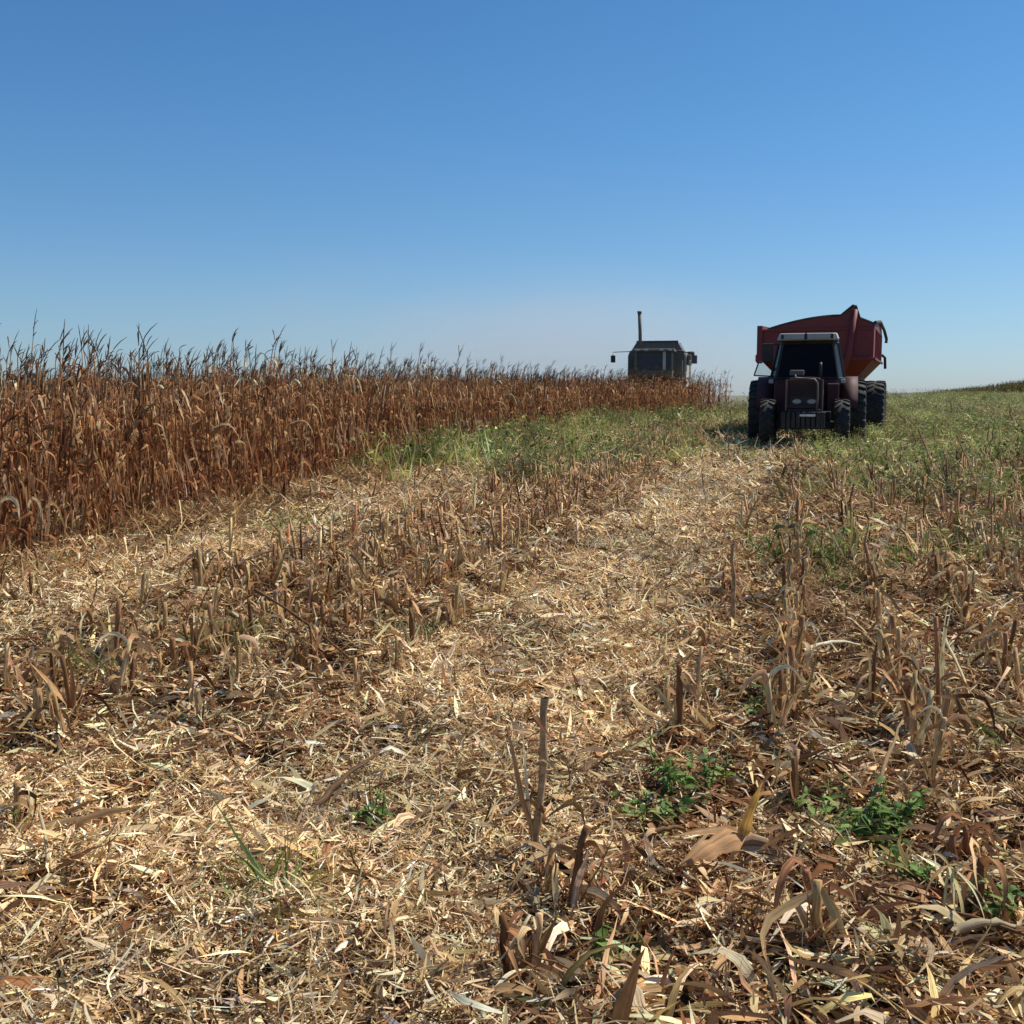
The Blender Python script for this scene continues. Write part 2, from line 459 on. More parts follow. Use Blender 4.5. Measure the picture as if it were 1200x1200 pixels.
# ------------------------------------------------------------------ corn plants
CORN = [(.49, .245, .11), (.36, .155, .068), (.66, .41, .20), (.20, .08, .038), (.88, .68, .40)]
CW = [4, 4, 2.4, 2.4, .9]
def corn_variant(seed, lod=0):
    """returns dict of soups: stalk, foliage, tassel, ear"""
    r = np.random.default_rng(seed)
    H = r.uniform(1.55, 1.80)
    K = 7 if lod == 0 else 4
    z = np.linspace(0, H, K)
    bow = r.normal(0, .05, 2)
    P = np.stack([bow[0] * (z / H) ** 2, bow[1] * (z / H) ** 2, z], -1)
    P[1:, :2] += r.normal(0, .008, (K - 1, 2))
    rad = np.linspace(.0125, .0055, K)
    cs = np.array([[.24, .12, .052]]) * r.uniform(.7, 1.3)
    parts = {'stalk': Soup().add(*tubes(P[None], rad[None], cs, 6 if lod == 0 else 3))}
    nl = {0: 19, 1: 13, 2: 5}[lod]
    zl = np.linspace(.12 * H if lod < 2 else .5 * H, .90 * H, nl) + r.normal(0, .03, nl)
    base = np.stack([np.interp(zl, z, P[:, 0]), np.interp(zl, z, P[:, 1]), zl], -1)
    a0 = r.uniform(0, PI)
    az = a0 + (np.arange(nl) % 2) * PI + r.normal(0, .55, nl)
    el0 = r.uniform(.5, 1.4, nl); el1 = -r.uniform(1.15, 1.6, nl)
    frac = zl / H
    L = r.uniform(.34, .66, nl) * (1 - .3 * frac ** 3); wid = r.uniform(.020, .044, nl) * (1 - .3 * frac)
    if lod == 2: wid *= 1.5
    if lod == 1: wid *= 1.25
    c = pal(CORN, CW, nl, .2, r)
    f = Soup().add(*droop_leaves(base, az, el0, el1, L, wid, c, {0: 10, 1: 7, 2: 5}[lod], .7, .9, .0 if lod else .18, .3, r))
    if lod < 2:  # sheaths hugging the stalk and hanging shreds
        n2 = 9 if lod == 0 else 4
        z2 = r.uniform(.12, .8, n2) * H
        b2 = np.stack([np.interp(z2, z, P[:, 0]), np.interp(z2, z, P[:, 1]), z2], -1)
        f.add(*droop_leaves(b2, r.uniform(0, 2 * PI, n2), r.uniform(-.9, .2, n2), -r.uniform(1.2, 1.6, n2),
                            r.uniform(.18, .42, n2), r.uniform(.018, .036, n2), pal(CORN, CW, n2, .2, r), 5, .2, .8, 0, .3, r))
    parts['foliage'] = f
    # tassel: centre spike and side branches
    top = P[-1]; ln = r.normal(0, .45, 2)
    nb = int(r.integers(*{0: (2, 6), 1: (1, 4), 2: (0, 3)}[lod]))
    Kt = 5
    tt = np.linspace(0, 1, Kt)
    LT = np.concatenate([[r.uniform(.12, .38)], r.uniform(.08, .17, nb)])
    azt = np.concatenate([[r.normal(0, .5)], r.normal(0, 1.2, nb)])
    e0 = np.concatenate([[1.5], r.uniform(1.1, 1.45, nb)])
    e1 = np.concatenate([[r.uniform(.55, 1.45)], r.uniform(.2, 1.3, nb)])
    bz = np.concatenate([[0], r.uniform(.05, .45, nb) * LT[0]])
    b = np.stack([top[0] + 0 * bz, top[1] + 0 * bz, top[2] + bz], -1)
    ee = e0[:, None] * (1 - tt) + e1[:, None] * tt
    D = np.stack([np.cos(ee) * np.cos(azt)[:, None], np.cos(ee) * np.sin(azt)[:, None], np.sin(ee)], -1) * (LT / (Kt - 1))[:, None, None]
    D[:, 0] = 0
    PT = b[:, None] + np.cumsum(D, 1)
    rr = np.tile(np.array([.0035, .0045, .005, .0045, .002]), (nb + 1, 1)) * (1 if lod == 0 else 1.3)
    ct = pal([(.30, .19, .11), (.20, .12, .07)], [1, 1], nb + 1, .2, r)
    if lod and r.random() < (.3 if lod == 1 else .5):
        PT = PT[:1] * .999; PT[:, :, 2] -= np.linspace(0, .8, Kt) * (PT[:, -1:, 2] - PT[:, :1, 2]); rr_k = 1; ct_n = 1; nb = 0
    parts['tassel'] = Soup().add(*tubes(PT, rr[:len(PT)], ct[:len(PT)], 4 if lod == 0 else 3))
    if lod == 0 and r.random() < .75:   # ear in a dry husk, hanging at mid height
        ze = r.uniform(.45, .62) * H; ae = r.uniform(0, 2 * PI)
        b0 = np.array([np.interp(ze, z, P[:, 0]), np.interp(ze, z, P[:, 1]), ze])
        te = np.linspace(0, 1, 8)
        ang = 1.2 - 2.2 * te if r.random() < .6 else 1.1 - .5 * te
        D = np.stack([np.cos(ang) * math.cos(ae), np.cos(ang) * math.sin(ae), np.sin(ang)], -1) * .034
        PE = b0 + np.cumsum(D, 0)
        re = np.array([.008, .020, .026, .028, .026, .021, .012, .004])
        e = Soup().add(*tubes(PE[None], re[None], np.array([[.52, .33, .16]]) * r.uniform(.7, 1.15), 7))
        nh = 5
        e.add(*droop_leaves(np.repeat(PE[1:2], nh, 0), ae + r.normal(0, .6, nh), np.full(nh, ang[2]) + r.normal(0, .2, nh),
                            np.full(nh, -1.3), r.uniform(.14, .24, nh), r.uniform(.025, .04, nh), pal([(.55, .36, .18), (.42, .25, .12)], [1, 1], nh, .15, r), 6, .1, .5, .15, .2, r))
        parts['ear'] = e
    return parts

corn_protos = []
for k in range(12):
    p = corn_variant(100 + k, 0)
    meshes = {n: s.mesh(n, M['corn'] if n != 'stalk' else M['stalk']) for n, s in p.items()}
    corn_protos.append(meshes)
def merged(p):
    s = Soup()
    for q in p.values(): s.add(*q.arrays())
    return s.arrays()
corn1 = [merged(corn_variant(200 + k, 1)) for k in range(14)]
corn2 = [merged(corn_variant(300 + k, 2)) for k in range(10)]

def new_corn(k, x, y, sc, rz, tilt, label, group=None):
    root = empty("corn_plant", (x, y, float(gh(x, y)) - .01), rz)
    root.scale = (sc[0], sc[0], sc[1]); root.rotation_euler = (tilt[0], tilt[1], rz)
    for n, me in corn_protos[k].items():
        c = bpy.data.objects.new(n, me); col.objects.link(c); c.parent = root
    return tag(root, label, "corn plant", group)

# rows of the crop parallel to its edge
cand = []
for row in range(60):
    off = -.62 * row
    ys = np.arange(6.5 + (0 if row < 12 else 0), 128, .17 if row < 7 else .26)
    ys = ys + rng.normal(0, .045, len(ys))
    xs = corn_edge(ys) + off + rng.normal(0, .05, len(ys))
    cand.append(np.stack([xs, ys, np.full(len(ys), row)], 1))
cand = np.concatenate(cand)
cx, cy, cr = cand.T
ok = in_view(cx, cy, 1.6)
# the crop ends against the combine and the ground it has already cut behind it
COMB = (6.9, 53.0)
cut = (cx > COMB[0] - 2.6 + ROW * (cy - COMB[1])) & (cy > COMB[1] - 4.0)
ok &= ~cut
ok &= ~((cy > 30) & (cr > 7) & (rng.random(len(cx)) < .35))
ok &= ~((cy > 70) & (rng.random(len(cx)) < .5))
ok &= rng.random(len(cx)) > .05
# a short block with a gap next to weeds: the edge thins out beyond 24 m
cand = cand[ok]; cx, cy, cr = cand.T
# the individuals: front rows, nearest first
front = np.where((cr < 4) & in_view(cx, cy, .3))[0]
dist = np.hypot(cx[front], cy[front]) + cr[front] * 3.5
sel = front[np.argsort(dist)[:296]]
mask = np.ones(len(cx), bool); mask[sel] = False
ROWN = ["outermost row of the standing crop", "second row of the standing crop", "third row of the standing crop", "fourth row of the standing crop"]
for i in sel:
    k = int(rng.integers(0, 12)); row = int(cr[i])
    s = rng.uniform(.90, 1.07); zs = s * rng.uniform(.84, 1.06)
    new_corn(k, cx[i], cy[i], (s, zs), rng.normal(0, .6), rng.normal(0, .06, 2) + np.array([0, .05]),
             "dry reddish brown corn plant in the " + ROWN[row], "corn plants in the " + ROWN[row].split(" of ")[0] + " of the crop")
# a few that stand out above the others
for (px, Yd, zs, lab) in ((28, 13.5, 1.24, "tall thin corn plant whose tassel rises highest at the left edge"),
                          (268, 16.0, 1.22, "corn plant with a straight spike tassel rising above the left half of the crop"),
                          (105, 14.2, 1.12, "corn plant with a tassel leaning right, near the left end of crop"),
                          (452, 21.5, 1.15, "corn plant with a bent tassel above the middle of the crop")):
    x = (px - 600) / F * Yd
    new_corn({28: 2, 268: 5, 105: 7, 452: 9}[px], x, Yd, (.95, zs), .7, (0, .04), lab)
rest = cand[mask]
pos = np.stack([rest[:, 0], rest[:, 1], gh(rest[:, 0], rest[:, 1])], 1)
near = (rest[:, 2] < 6) & (rest[:, 1] < 75)
s = Soup()
def put(variants, pos, sc, mulz=1.0):
    n = len(pos); which = rng.integers(0, len(variants), n)
    rz = rng.normal(0, .6, n); s_ = rng.uniform(*sc, n); zs = s_ * rng.uniform(.84, 1.08, n)
    tl = rng.normal(0, .07, (n, 2)) + np.array([.05, 0]); tm = np.clip(1 + rng.normal(0, .18, (n, 1)), .5, 1.5) * np.ones((n, 3))
    for k, a in enumerate(variants):
        w = which == k
        s.add(*instance(a, pos[w], rz[w], s_[w], tl[w], tm[w], zs[w]))
put(corn1, pos[near], (.86, 1.04)); put(corn2, pos[~near], (.86, 1.0))
o = s.obj("corn_crop", M['corn'])
tag(o, "mass of dry standing corn stretching back behind the front rows", "corn field", kind='stuff')
print("corn", len(sel), near.sum(), (~near).sum())

# ------------------------------------------------------------------ dead undergrowth at the foot of the crop
def tuft_variant(seed, n, hgt, cols, wts, w=(.004, .009), spread=.10, el=(.7, 1.5), droop=(-.4, .9), K=5):
    r = np.random.default_rng(seed)
    base = np.stack([r.normal(0, spread, n), r.normal(0, spread, n), np.zeros(n)], -1)
    return Soup().add(*droop_leaves(base, r.uniform(0, 2 * PI, n), r.uniform(*el, n), r.uniform(*droop, n),
                      r.uniform(.45, 1.1, n) * hgt, r.uniform(*w, n), pal(cols, wts, n, .2, r), K, .15, .6, 0, .25, r))
DEAD = [(.48, .30, .14), (.36, .19, .085), (.60, .43, .22), (.30, .25, .10), (.18, .09, .045)]
dead = [tuft_variant(400 + k, 22, .38, DEAD, [4, 4, 2, 1.5, 1.5], (.006, .018), .12).arrays() for k in range(8)]
n = 5200
y = 5.5 + 45 * rng.random(n) ** 1.3; x = corn_edge(y) + rng.normal(.3, .5, n)
k = in_view(x, y, 1.5) & (x < corn_edge(y) + 1.7) & (rng.random(n) < .1 + 1.1 * smooth(.35, .65, fbm(x * 1.1, y * 1.1, 77)))
x, y = x[k], y[k]
o = scatter("dry_undergrowth", dead, M['corn'], np.stack([x, y, gh(x, y) - .01], 1), (.4, 1.25), .15, .3)
tag(o, "tangled dead leaves and grass along the foot of the standing corn", "undergrowth", kind='stuff')

HUSK = at(868, 1038)
def clear_husk(x, y):
    return ((x - HUSK.x + .02) / .34) ** 2 + ((y - HUSK.y + .12) / .30) ** 2 > 1

# ------------------------------------------------------------------ stubble
STUB = [(.52, .32, .15), (.38, .19, .085), (.68, .48, .25), (.20, .09, .042), (.86, .70, .44)]
def stub_variant(seed, hgt, lod=0, nleaf=None, lean=.05, leafmul=1.0, nsheath=None):
    r = np.random.default_rng(seed)
    K = 6 if lod == 0 else 3
    z = np.linspace(0, hgt, K)
    P = np.stack([r.normal(0, lean) * z, r.normal(0, lean) * z, z], -1)
    P[1:, :2] += r.normal(0, .003, (K - 1, 2))
    rad = np.full(K, r.uniform(.008, .0125)) * np.linspace(1.1, .85, K)
    if lod == 0: rad = rad * (1 + np.where(np.arange(K) % 2 == 1, .16, 0)) * r.uniform(.8, 1.15, K)
    c = pal(STUB, [3, 2.4, 2.4, 1.2, .4], 1, .1, r)
    parts = {'stalk': Soup().add(*tubes(P[None], rad[None], c, 6 if lod == 0 else 4))}
    nl = nleaf if nleaf is not None else (9 if lod == 0 else 4)
    zb = r.uniform(.15, 1.0, nl) * hgt
    b = np.stack([P[-1, 0] * zb / hgt, P[-1, 1] * zb / hgt, zb], -1)
    L = r.uniform(.08, .26, nl) * leafmul
    f = Soup().add(*droop_leaves(b, r.uniform(0, 2 * PI, nl), r.uniform(-.7, 1.4, nl), -r.uniform(.6, 1.5, nl), L,
                   r.uniform(.008, .026, nl), pal(STUB, [3, 3, 3, 2, 1], nl, .2, r), 7 if lod == 0 else 4, .3, 1.0, .15 if lod == 0 else 0, .4, r))
    # ragged sheath wrapped along the stalk
    ns = nsheath if nsheath is not None else (4 if lod == 0 else 2)
    az = r.uniform(0, 2 * PI, ns); z0_ = r.uniform(0, .3, ns) * hgt
    b = np.stack([np.cos(az) * .012, np.sin(az) * .012, z0_], -1)
    f.add(*droop_leaves(b, az, np.full(ns, 1.45), r.uniform(.6, 1.4, ns), (hgt - z0_) * r.uniform(.6, 1.2, ns),
          r.uniform(.012, .026, ns), pal(STUB, [3, 2, 3, 1, 1.5], ns, .2, r), 6 if lod == 0 else 4, 0, .5, .2 if lod == 0 else 0, .15, r))
    parts['dry_leaf'] = f
    return parts

stub_protos = []
for k in range(14):
    p = stub_variant(500 + k, [.16, .22, .28, .2, .32, .26, .18, .3, .24, .33, .2, .27, .18, .3][k])
    stub_protos.append({n: s_.mesh(n, M['stalk'] if n == 'stalk' else M['straw']) for n, s_ in p.items()})
stub1 = [merged(stub_variant(540 + k, rng.uniform(.16, .36), 1)) for k in range(12)]

def stub_density(x, y):
    r = x0(x, y)
    a = np.exp(-((r + 3.15) / .95) ** 4)          # band left of the track
    b = smooth(-.55, -.35, r) * 1.0               # everything right of it
    c = .12 * np.exp(-((r + 5) / 1.) ** 2)
    return np.clip(a + b + c, 0, 1)
pts = []
for rr in np.arange(-7.0, 26, .5):
    ys = np.arange(1.9, 46, .08); ys = ys + rng.normal(0, .04, len(ys))
    xs = rr + ROW * ys + rng.normal(0, .035, len(ys))
    pts.append(np.stack([xs, ys], 1))
pts = np.concatenate(pts)
d = stub_density(pts[:, 0], pts[:, 1]) * (.48 + .62 * smooth(.35, .6, fbm(pts[:, 0] * .9, pts[:, 1] * .5, 51)))
d = d * (1 - .30 * smooth(9, 16, pts[:, 1]) * (x0(*pts.T) > -.6)) * np.where(pts[:, 1] < 4.2, .16 + .1 * (pts[:, 0] > 0), 1) * (1 - .8 * green_density(*pts.T) * (pts[:, 1] > 13)) * (1 - .5 * smooth(18, 30, pts[:, 1]))
k = (rng.random(len(pts)) < d) & in_view(pts[:, 0], pts[:, 1], 1.0) & (pts[:, 0] > corn_edge(pts[:, 1]) + .6) & clear_husk(*pts.T)
# keep clear of the two wheel paths of the machines
pts = pts[k]
dist = np.hypot(*pts.T); inside = np.abs(pts[:, 0]) < pts[:, 1] * .47
order = np.argsort(dist + np.where(inside, 0, 100))
ind = order[:270]
mask = np.ones(len(pts), bool); mask[ind] = False
for i in ind:
    x, y = pts[i]; r = float(x0(x, y))
    kk = int(rng.integers(0, 14)); sc = rng.uniform(.8, 1.25)
    root = empty("stubble_stalk", (x, y, float(gh(x, y)) - .01), rng.uniform(0, 2 * PI))
    root.rotation_euler = (rng.normal(0, .11), rng.normal(0, .11), rng.uniform(0, 2 * PI)); root.scale = (sc,) * 3
    for nme, me in stub_protos[kk].items():
        c = bpy.data.objects.new(nme, me); col.objects.link(c); c.parent = root
    if r < -1.6:
        tag(root, "short cut corn stalk with ragged leaves, in the stubble band left of the straw track", "stubble stalk", "stubble left of the straw track")
    else:
        tag(root, "short cut corn stalk with ragged leaves, in the stubble right of the straw track", "stubble stalk", "stubble right of the straw track")
p = pts[mask]
o = scatter("stubble", stub1, M['stalk'], np.stack([p[:, 0], p[:, 1], gh(*p.T) - .01], 1), (.75, 1.35), .12, .3)
tag(o, "rows of short cut corn stubble running toward the tractor", "stubble", kind='stuff')
print("stub", len(ind), mask.sum())

# dry leafy clutter: larger curled leaves among the stubble (stuff), gives the ground its relief
clut = [tuft_variant(600 + k, 9, .29, STUB + [(.88, .76, .52)], [3, 3, 2.4, 3, 1.4, 1.2], (.010, .036), .09, (.0, 1.2), (-1.3, .4), 6).arrays() for k in range(12)]
n = 24000
y = 2.0 + 28 * rng.random(n) ** 1.5; x = rng.uniform(-1, 1, n) * (y * .49 + 1.5)
r = x0(x, y)
dd = (.05 + .9 * np.exp(-((r + 3.15) / 1.0) ** 4) + .95 * smooth(-.6, -.2, r)) * (.35 + .9 * fbm(x * 1.4, y * 1.4, 61)) * (1 - .6 * green_density(x, y))
k = (rng.random(n) < dd) & (x > corn_edge(y) + .3) & clear_husk(x, y)
x, y = x[k], y[k]
o = scatter("dry_leaf_clutter", clut, M['straw'], np.stack([x, y, gh(x, y)], 1), (.45, 1.05), .2, .28)
tag(o, "curled brown corn leaves lying tangled between the stubble", "dry leaves", kind='stuff')

# ------------------------------------------------------------------ lying stalks and husks
def lying(name, pa, pb, rad, colr, lift=.03, sag=.03, K=11, label=None, group=None, leaves=2, cat="fallen stalk"):
    a = Vector(pa); b = Vector(pb); root = empty(name, ((a.x + b.x) / 2, (a.y + b.y) / 2, (a.z + b.z) / 2))
    t = np.linspace(0, 1, K)
    P = np.outer(1 - t, np.array(a - root.location)) + np.outer(t, np.array(b - root.location))
    P[:, 2] += lift + np.sin(t * PI) * sag
    P[1:-1] += rng.normal(0, .0025, (K - 2, 3))
    rr = np.full(K, rad * .8) * np.linspace(1.1, .6, K) * rng.uniform(.75, 1.2, K)
    Soup().add(*tubes(P[None], rr[None], np.array([colr]), 6)).obj("stalk", M['stalk'], root)
    if leaves:
      for q_ in range(leaves):
        i = rng.integers(1, K - 1, 1); az = rng.uniform(0, 2 * PI, 1)
        Soup().add(*droop_leaves(P[i], az, rng.uniform(-.3, .6, 1), -rng.uniform(.2, .8, 1), rng.uniform(.08, .2, 1),
                   rng.uniform(.012, .03, 1), pal(STUB, [2, 2, 3, 1, 2], 1, .2), 6, .2, .8, .15, .3)).obj("dry_leaf", M['straw'], root)
    return tag(root, label, cat, group)

PALE = (.62, .49, .29); DK = (.15, .08, .04); MID = (.34, .22, .11)
def L2(p1, p2, h1, h2, **kw):
    a = at(*p1); b = at(*p2); a.z += h1; b.z += h2
    return lying("fallen_stalk", a, b, **kw)
L2((885, 995), (1066, 1048), .10, .02, rad=.009, colr=(.38, .29, .19), lift=0, sag=.01, label="long thin grey-tan stalk lying from the big broken husk toward the lower right")
L2((250, 790), (342, 828), .06, .01, rad=.010, colr=PALE, label="pale fallen stalk slanting through the left stubble band, lower of two")
L2((226, 752), (290, 790), .12, .02, rad=.008, colr=PALE, label="short pale stalk leaning beside the dark green tuft in the left stubble")
L2((300, 742), (440, 812), .22, .03, rad=.010, colr=DK, label="dark brown stalk leaning down to the right in the left stubble band")
L2((110, 790), (212, 742), .05, .27, rad=.012, colr=DK, label="dark brown stalk propped up to the right in the left stubble band")
L2((280, 700), (372, 690), .20, .24, rad=.011, colr=(.2, .11, .06), sag=.06, label="arched brown stalk held up by stubble below the green grass tuft")
L2((830, 765), (915, 800), .08, .03, rad=.010, colr=MID, label="brown stalk lying at the right border of the straw track")
L2((868, 718), (922, 715), .04, .04, rad=.013, colr=(.8, .72, .52), leaves=0, label="bright white-tan split stalk piece right of the straw track, farther of two")
L2((940, 782), (1008, 775), .05, .05, rad=.014, colr=(.78, .69, .48), leaves=1, label="bright pale split stalk piece with torn end among the right-hand stubble")
L2((948, 838), (992, 846), .03, .03, rad=.010, colr=(.75, .66, .45), leaves=0, label="small pale stalk piece just below the bright split one on the right")
L2((1010, 1000), (1055, 925), .02, .22, rad=.010, colr=MID, label="brown stalk leaning upright behind the long thin grey-tan stalk")
L2((1145, 765), (1185, 728), .02, .10, rad=.010, colr=PALE, label="pale stalk slanting up to the right near the right edge of the photo")
L2((1100, 800), (1142, 850), .22, .02, rad=.011, colr=(.55, .47, .27), label="yellowish stalk bending down to the right beside the torn pale stubble")
L2((905, 655), (955, 742), .30, .02, rad=.012, colr=DK, label="dark stalk leaning steeply at the far right border of the straw track")
L2((1120, 548), (1150, 592), .5, .05, rad=.018, colr=DK, label="dark leaning stalk in the far green weeds on the right, left-hand of two", leaves=1)
L2((1075, 540), (1102, 580), .5, .05, rad=.018, colr=DK, label="dark crooked stalk in the middle of the far green weeds on the right", leaves=1)
L2((1020, 565), (1075, 582), .12, .10, rad=.02, colr=MID, label="brown fallen stalk below the far green weeds right of the tractor", leaves=1)
L2((210, 1015), (300, 1075), .02, .05, rad=.006, colr=(.5, .38, .2), leaves=0, label="thin straw stem lying left of the foreground grass tuft")
L2((440, 1110), (350, 1128), .02, .03, rad=.006, colr=(.6, .5, .3), leaves=0, label="thin pale straw stem lying in the lower middle foreground")
L2((360, 975), (450, 905), .02, .05, rad=.013, colr=(.13, .075, .04), label="dark stalk piece lying behind the small leafy green weed")
L2((440, 1010), (540, 960), .01, .03, rad=.013, colr=(.17, .10, .06), label="dark weathered stalk piece lying in front of the small leafy green weed")
L2((740, 1030), (800, 1005), .05, .06, rad=.012, colr=(.2, .11, .055), label="brown stalk lying just left of the big broken husk")
L2((1010, 1135), (1100, 1165), .03, .02, rad=.013, colr=(.5, .37, .2), label="tan stalk lying at the lower right below the torn pale husk")
L2((1115, 1130), (1200, 1128), .05, .05, rad=.014, colr=(.45, .36, .22), label="grey-tan stalk running off the right edge near the lower corner")

# anonymous fallen pieces: still individual
for i in range(90):
    for tr in range(50):
        y = 2.4 + 9 * rng.random() ** 1.3; x = rng.uniform(-1, 1) * (y * .46)
        r = float(x0(x, y))
        if (r > -.5 or -4.3 < r < -2.1 or rng.random() < .12) and x > corn_edge(y) + .8 and clear_husk(x, y): break
    L = rng.uniform(.12, .5); a = rng.uniform(0, PI); z = float(gh(x, y))
    dx, dy = math.cos(a) * L / 2, math.sin(a) * L / 2
    c = np.array([PALE, DK, MID, (.75, .66, .46), (.24, .13, .065)][rng.choice(5, p=[.15, .27, .28, .08, .22])]) * rng.uniform(.8, 1.15)
    lying("fallen_stalk", (x - dx, y - dy, z + rng.uniform(0, .05)), (x + dx, y + dy, z + rng.uniform(0, .12)), rng.uniform(.003, .008), c,
          lift=.025, sag=.01, K=8, leaves=int(rng.integers(0, 3)),
          label="piece of broken corn stalk lying loose among the straw and stubble, " + ("right" if r > -.5 else "left") + " of the track",
          group="broken stalk pieces lying " + ("right" if r > -.5 else "left") + " of the track")

# single broad husks and leaves
def husk_leaf(root, name, base, az, el0, el1, L, W, c, K=12, twist=(0, 0), crease=.22, wob=.1, mat='straw', tip=1.6):
    t = np.linspace(0, 1, K)
    el = el0 + (el1 - el0) * t + rng.normal(0, wob, K) * .5; azv = az + np.cumsum(rng.normal(0, wob, K)) * .4
    D = np.stack([np.cos(el) * np.cos(azv), np.cos(el) * np.sin(azv), np.sin(el)], -1) * L / (K - 1); D[0] = 0
    P = np.array(base)[None] + np.cumsum(D, 0)
    S0 = np.stack([-np.sin(azv), np.cos(azv), 0 * azv], -1); U = np.cross(S0, norm(D + 1e-6))
    tw = twist[0] + (twist[1] - twist[0]) * t
    S = S0 * np.cos(tw)[:, None] + U * np.sin(tw)[:, None]
    Wd = W * (np.minimum(1, .5 + 2.5 * t) * (1 - t ** tip) + .03) * (1 + rng.normal(0, .06, K))
    C = np.array(c)[None] * np.ones((K, 1))
    return Soup().add(*ribbons(P[None], Wd[None], S[None], C[None], crease)).obj(name, M[mat], root)

def husk(px, py, specs, label, group=None, h=.02, name="corn_husk", cat="corn husk"):
    p = at(px, py); root = empty(name, p + Vector((0, 0, h)))
    for sp in specs: husk_leaf(root, "dry_leaf", (0, 0, 0), **sp)
    return tag(root, label, cat, group)
# the big broken husk in the right foreground
p = at(868, 1038); root = empty("corn_husk", p + Vector((0, 0, .14)))
husk_leaf(root, "dry_leaf", (.01, 0, .01), PI * 1.13, .05, -.42, .25, .075, (.68, .40, .20), twist=(.6, .45), crease=-.32, tip=3.6, wob=.07, mat='husk')
husk_leaf(root, "dry_leaf", (.0, .015, .025), PI * 1.04, .16, -.2, .20, .034, (.60, .38, .20), twist=(.5, .3), crease=.3, tip=2.5, wob=.08, mat='husk')
husk_leaf(root, "upright_leaf", (.0, -.01, .01), .6, 1.25, 1.0, .18, .072, (.95, .52, .13), twist=(1.5, 1.2), crease=.2, wob=.05, mat='husk')
husk_leaf(root, "trailing_leaf", (.0, -.02, -.02), -.35, -.05, -.30, .42, .052, (.66, .52, .33), twist=(-.85, -.5), crease=.2, tip=3, wob=.08)
husk_leaf(root, "lower_leaf", (-.01, -.01, -.02), -2.3, -.3, -1.2, .14, .022, (.62, .46, .26), twist=(.2, -.5))
Soup().add(*tubes(np.array([[(-.03, 0, -.01), (.03, .0, .0), (.08, -.01, -.01), (.16, -.03, -.05)]]), np.array([[.018, .02, .016, .010]]), np.array([[.30, .2, .12]]), 6)).obj("cob_stem", M['stalk'], root)
tag(root, "large broken corn husk with an orange leaf standing up, in the right foreground", "corn husk")

husk(1108, 1095, [dict(az=a_, el0=e_, el1=-1.5, L=l_, W=w_, c=c_, twist=(t_, t_ + .6), mat='husk') for a_, e_, l_, w_, c_, t_ in
                  ((-1.4, -.5, .23, .016, (.80, .70, .34), .1), (-.9, -.2, .22, .012, (.86, .76, .42), .5), (-2.0, -.6, .20, .010, (.72, .62, .30), -.4), (-1.6, -.9, .24, .013, (.84, .74, .44), .9),
                   (-.4, .3, .17, .011, (.66, .44, .2), .2), (-2.6, .1, .16, .010, (.60, .40, .2), .8), (-1.1, .0, .25, .009, (.88, .8, .5), 0), (2.0, .9, .12, .010, (.62, .5, .26), .3), (-1.8, -.1, .25, .008, (.74, .68, .36), .2))],
     "frayed yellow-green husk hanging down near the lower right corner", h=.19)
husk(1000, 945, [dict(az=.5, el0=.2, el1=.0, L=.14, W=.05, c=(.76, .66, .42), twist=(.2, .5)), dict(az=3.3, el0=.3, el1=-.3, L=.08, W=.04, c=(.8, .72, .5))],
     "small cream husk scrap lying above the green weeds on the right", h=.05)
husk(955, 790, [dict(az=.1, el0=.3, el1=-.1, L=.24, W=.05, c=(.22, .13, .075), twist=(.5, .9)), dict(az=3.0, el0=.35, el1=.1, L=.12, W=.035, c=(.8, .74, .55), twist=(.2, .2))],
     "two-tone husk, dark on the right and pale on the left, in the right stubble", h=.08)
husk(410, 1080, [dict(az=2.6, el0=.2, el1=-.2, L=.10, W=.03, c=(.6, .5, .32)), dict(az=-.2, el0=.1, el1=-.2, L=.12, W=.03, c=(.34, .22, .12))],
     "small curled husk scrap lying right of the foreground grass tuft", h=.02)
husk(640, 1050, [dict(az=.3, el0=.7, el1=.1, L=.12, W=.035, c=(.5, .36, .2)), dict(az=2.8, el0=.5, el1=-.6, L=.16, W=.03, c=(.38, .24, .12)), dict(az=-1.5, el0=.2, el1=-1.2, L=.2, W=.03, c=(.45, .3, .16)), dict(az=4, el0=.3, el1=-1.2, L=.2, W=.03, c=(.5, .36, .2))],
     "ragged brown husk hanging on the stubble in the centre foreground", h=.14)
husk(865, 905, [dict(az=1.2, el0=.4, el1=-.2, L=.16, W=.03, c=(.75, .66, .45)), dict(az=-1.2, el0=-.2, el1=-.5, L=.16, W=.02, c=(.8, .72, .5))],
     "cream leaf strips lying between the two clumps of green weeds on the right", h=.05)
for i in range(110):
    for tr in range(50):
        y = 2.4 + 7.5 * rng.random() ** 1.2; x = rng.uniform(-1, 1) * (y * .46); r = float(x0(x, y))
        if r > -.7 or -4.3 < r < -2.1 or rng.random() < .15:
            if clear_husk(x, y): break
    root = empty("corn_husk", (x, y, float(gh(x, y)) + rng.uniform(.015, .08)))
    for j in range(int(rng.integers(1, 4))):
        c = np.array([(.42, .27, .13), (.56, .42, .23), (.25, .14, .07), (.78, .68, .45), (.36, .19, .09)][rng.choice(5, p=[.3, .25, .25, .06, .14])]) * rng.uniform(.85, 1.15)
        husk_leaf(root, "dry_leaf", (0, 0, 0), rng.uniform(0, 6.28), rng.uniform(-.1, .7), rng.uniform(-.8, .1), rng.uniform(.08, .24), rng.uniform(.012, .032), c, 11,
                  (rng.normal(0, .6), rng.normal(0, 1)), .2, .15)
    side = "right of the track" if r > -.7 else "left of the track"
    tag(root, "curled dry husk or broad leaf lying loose on the straw, " + side, "corn husk", "loose husks and leaves " + side)

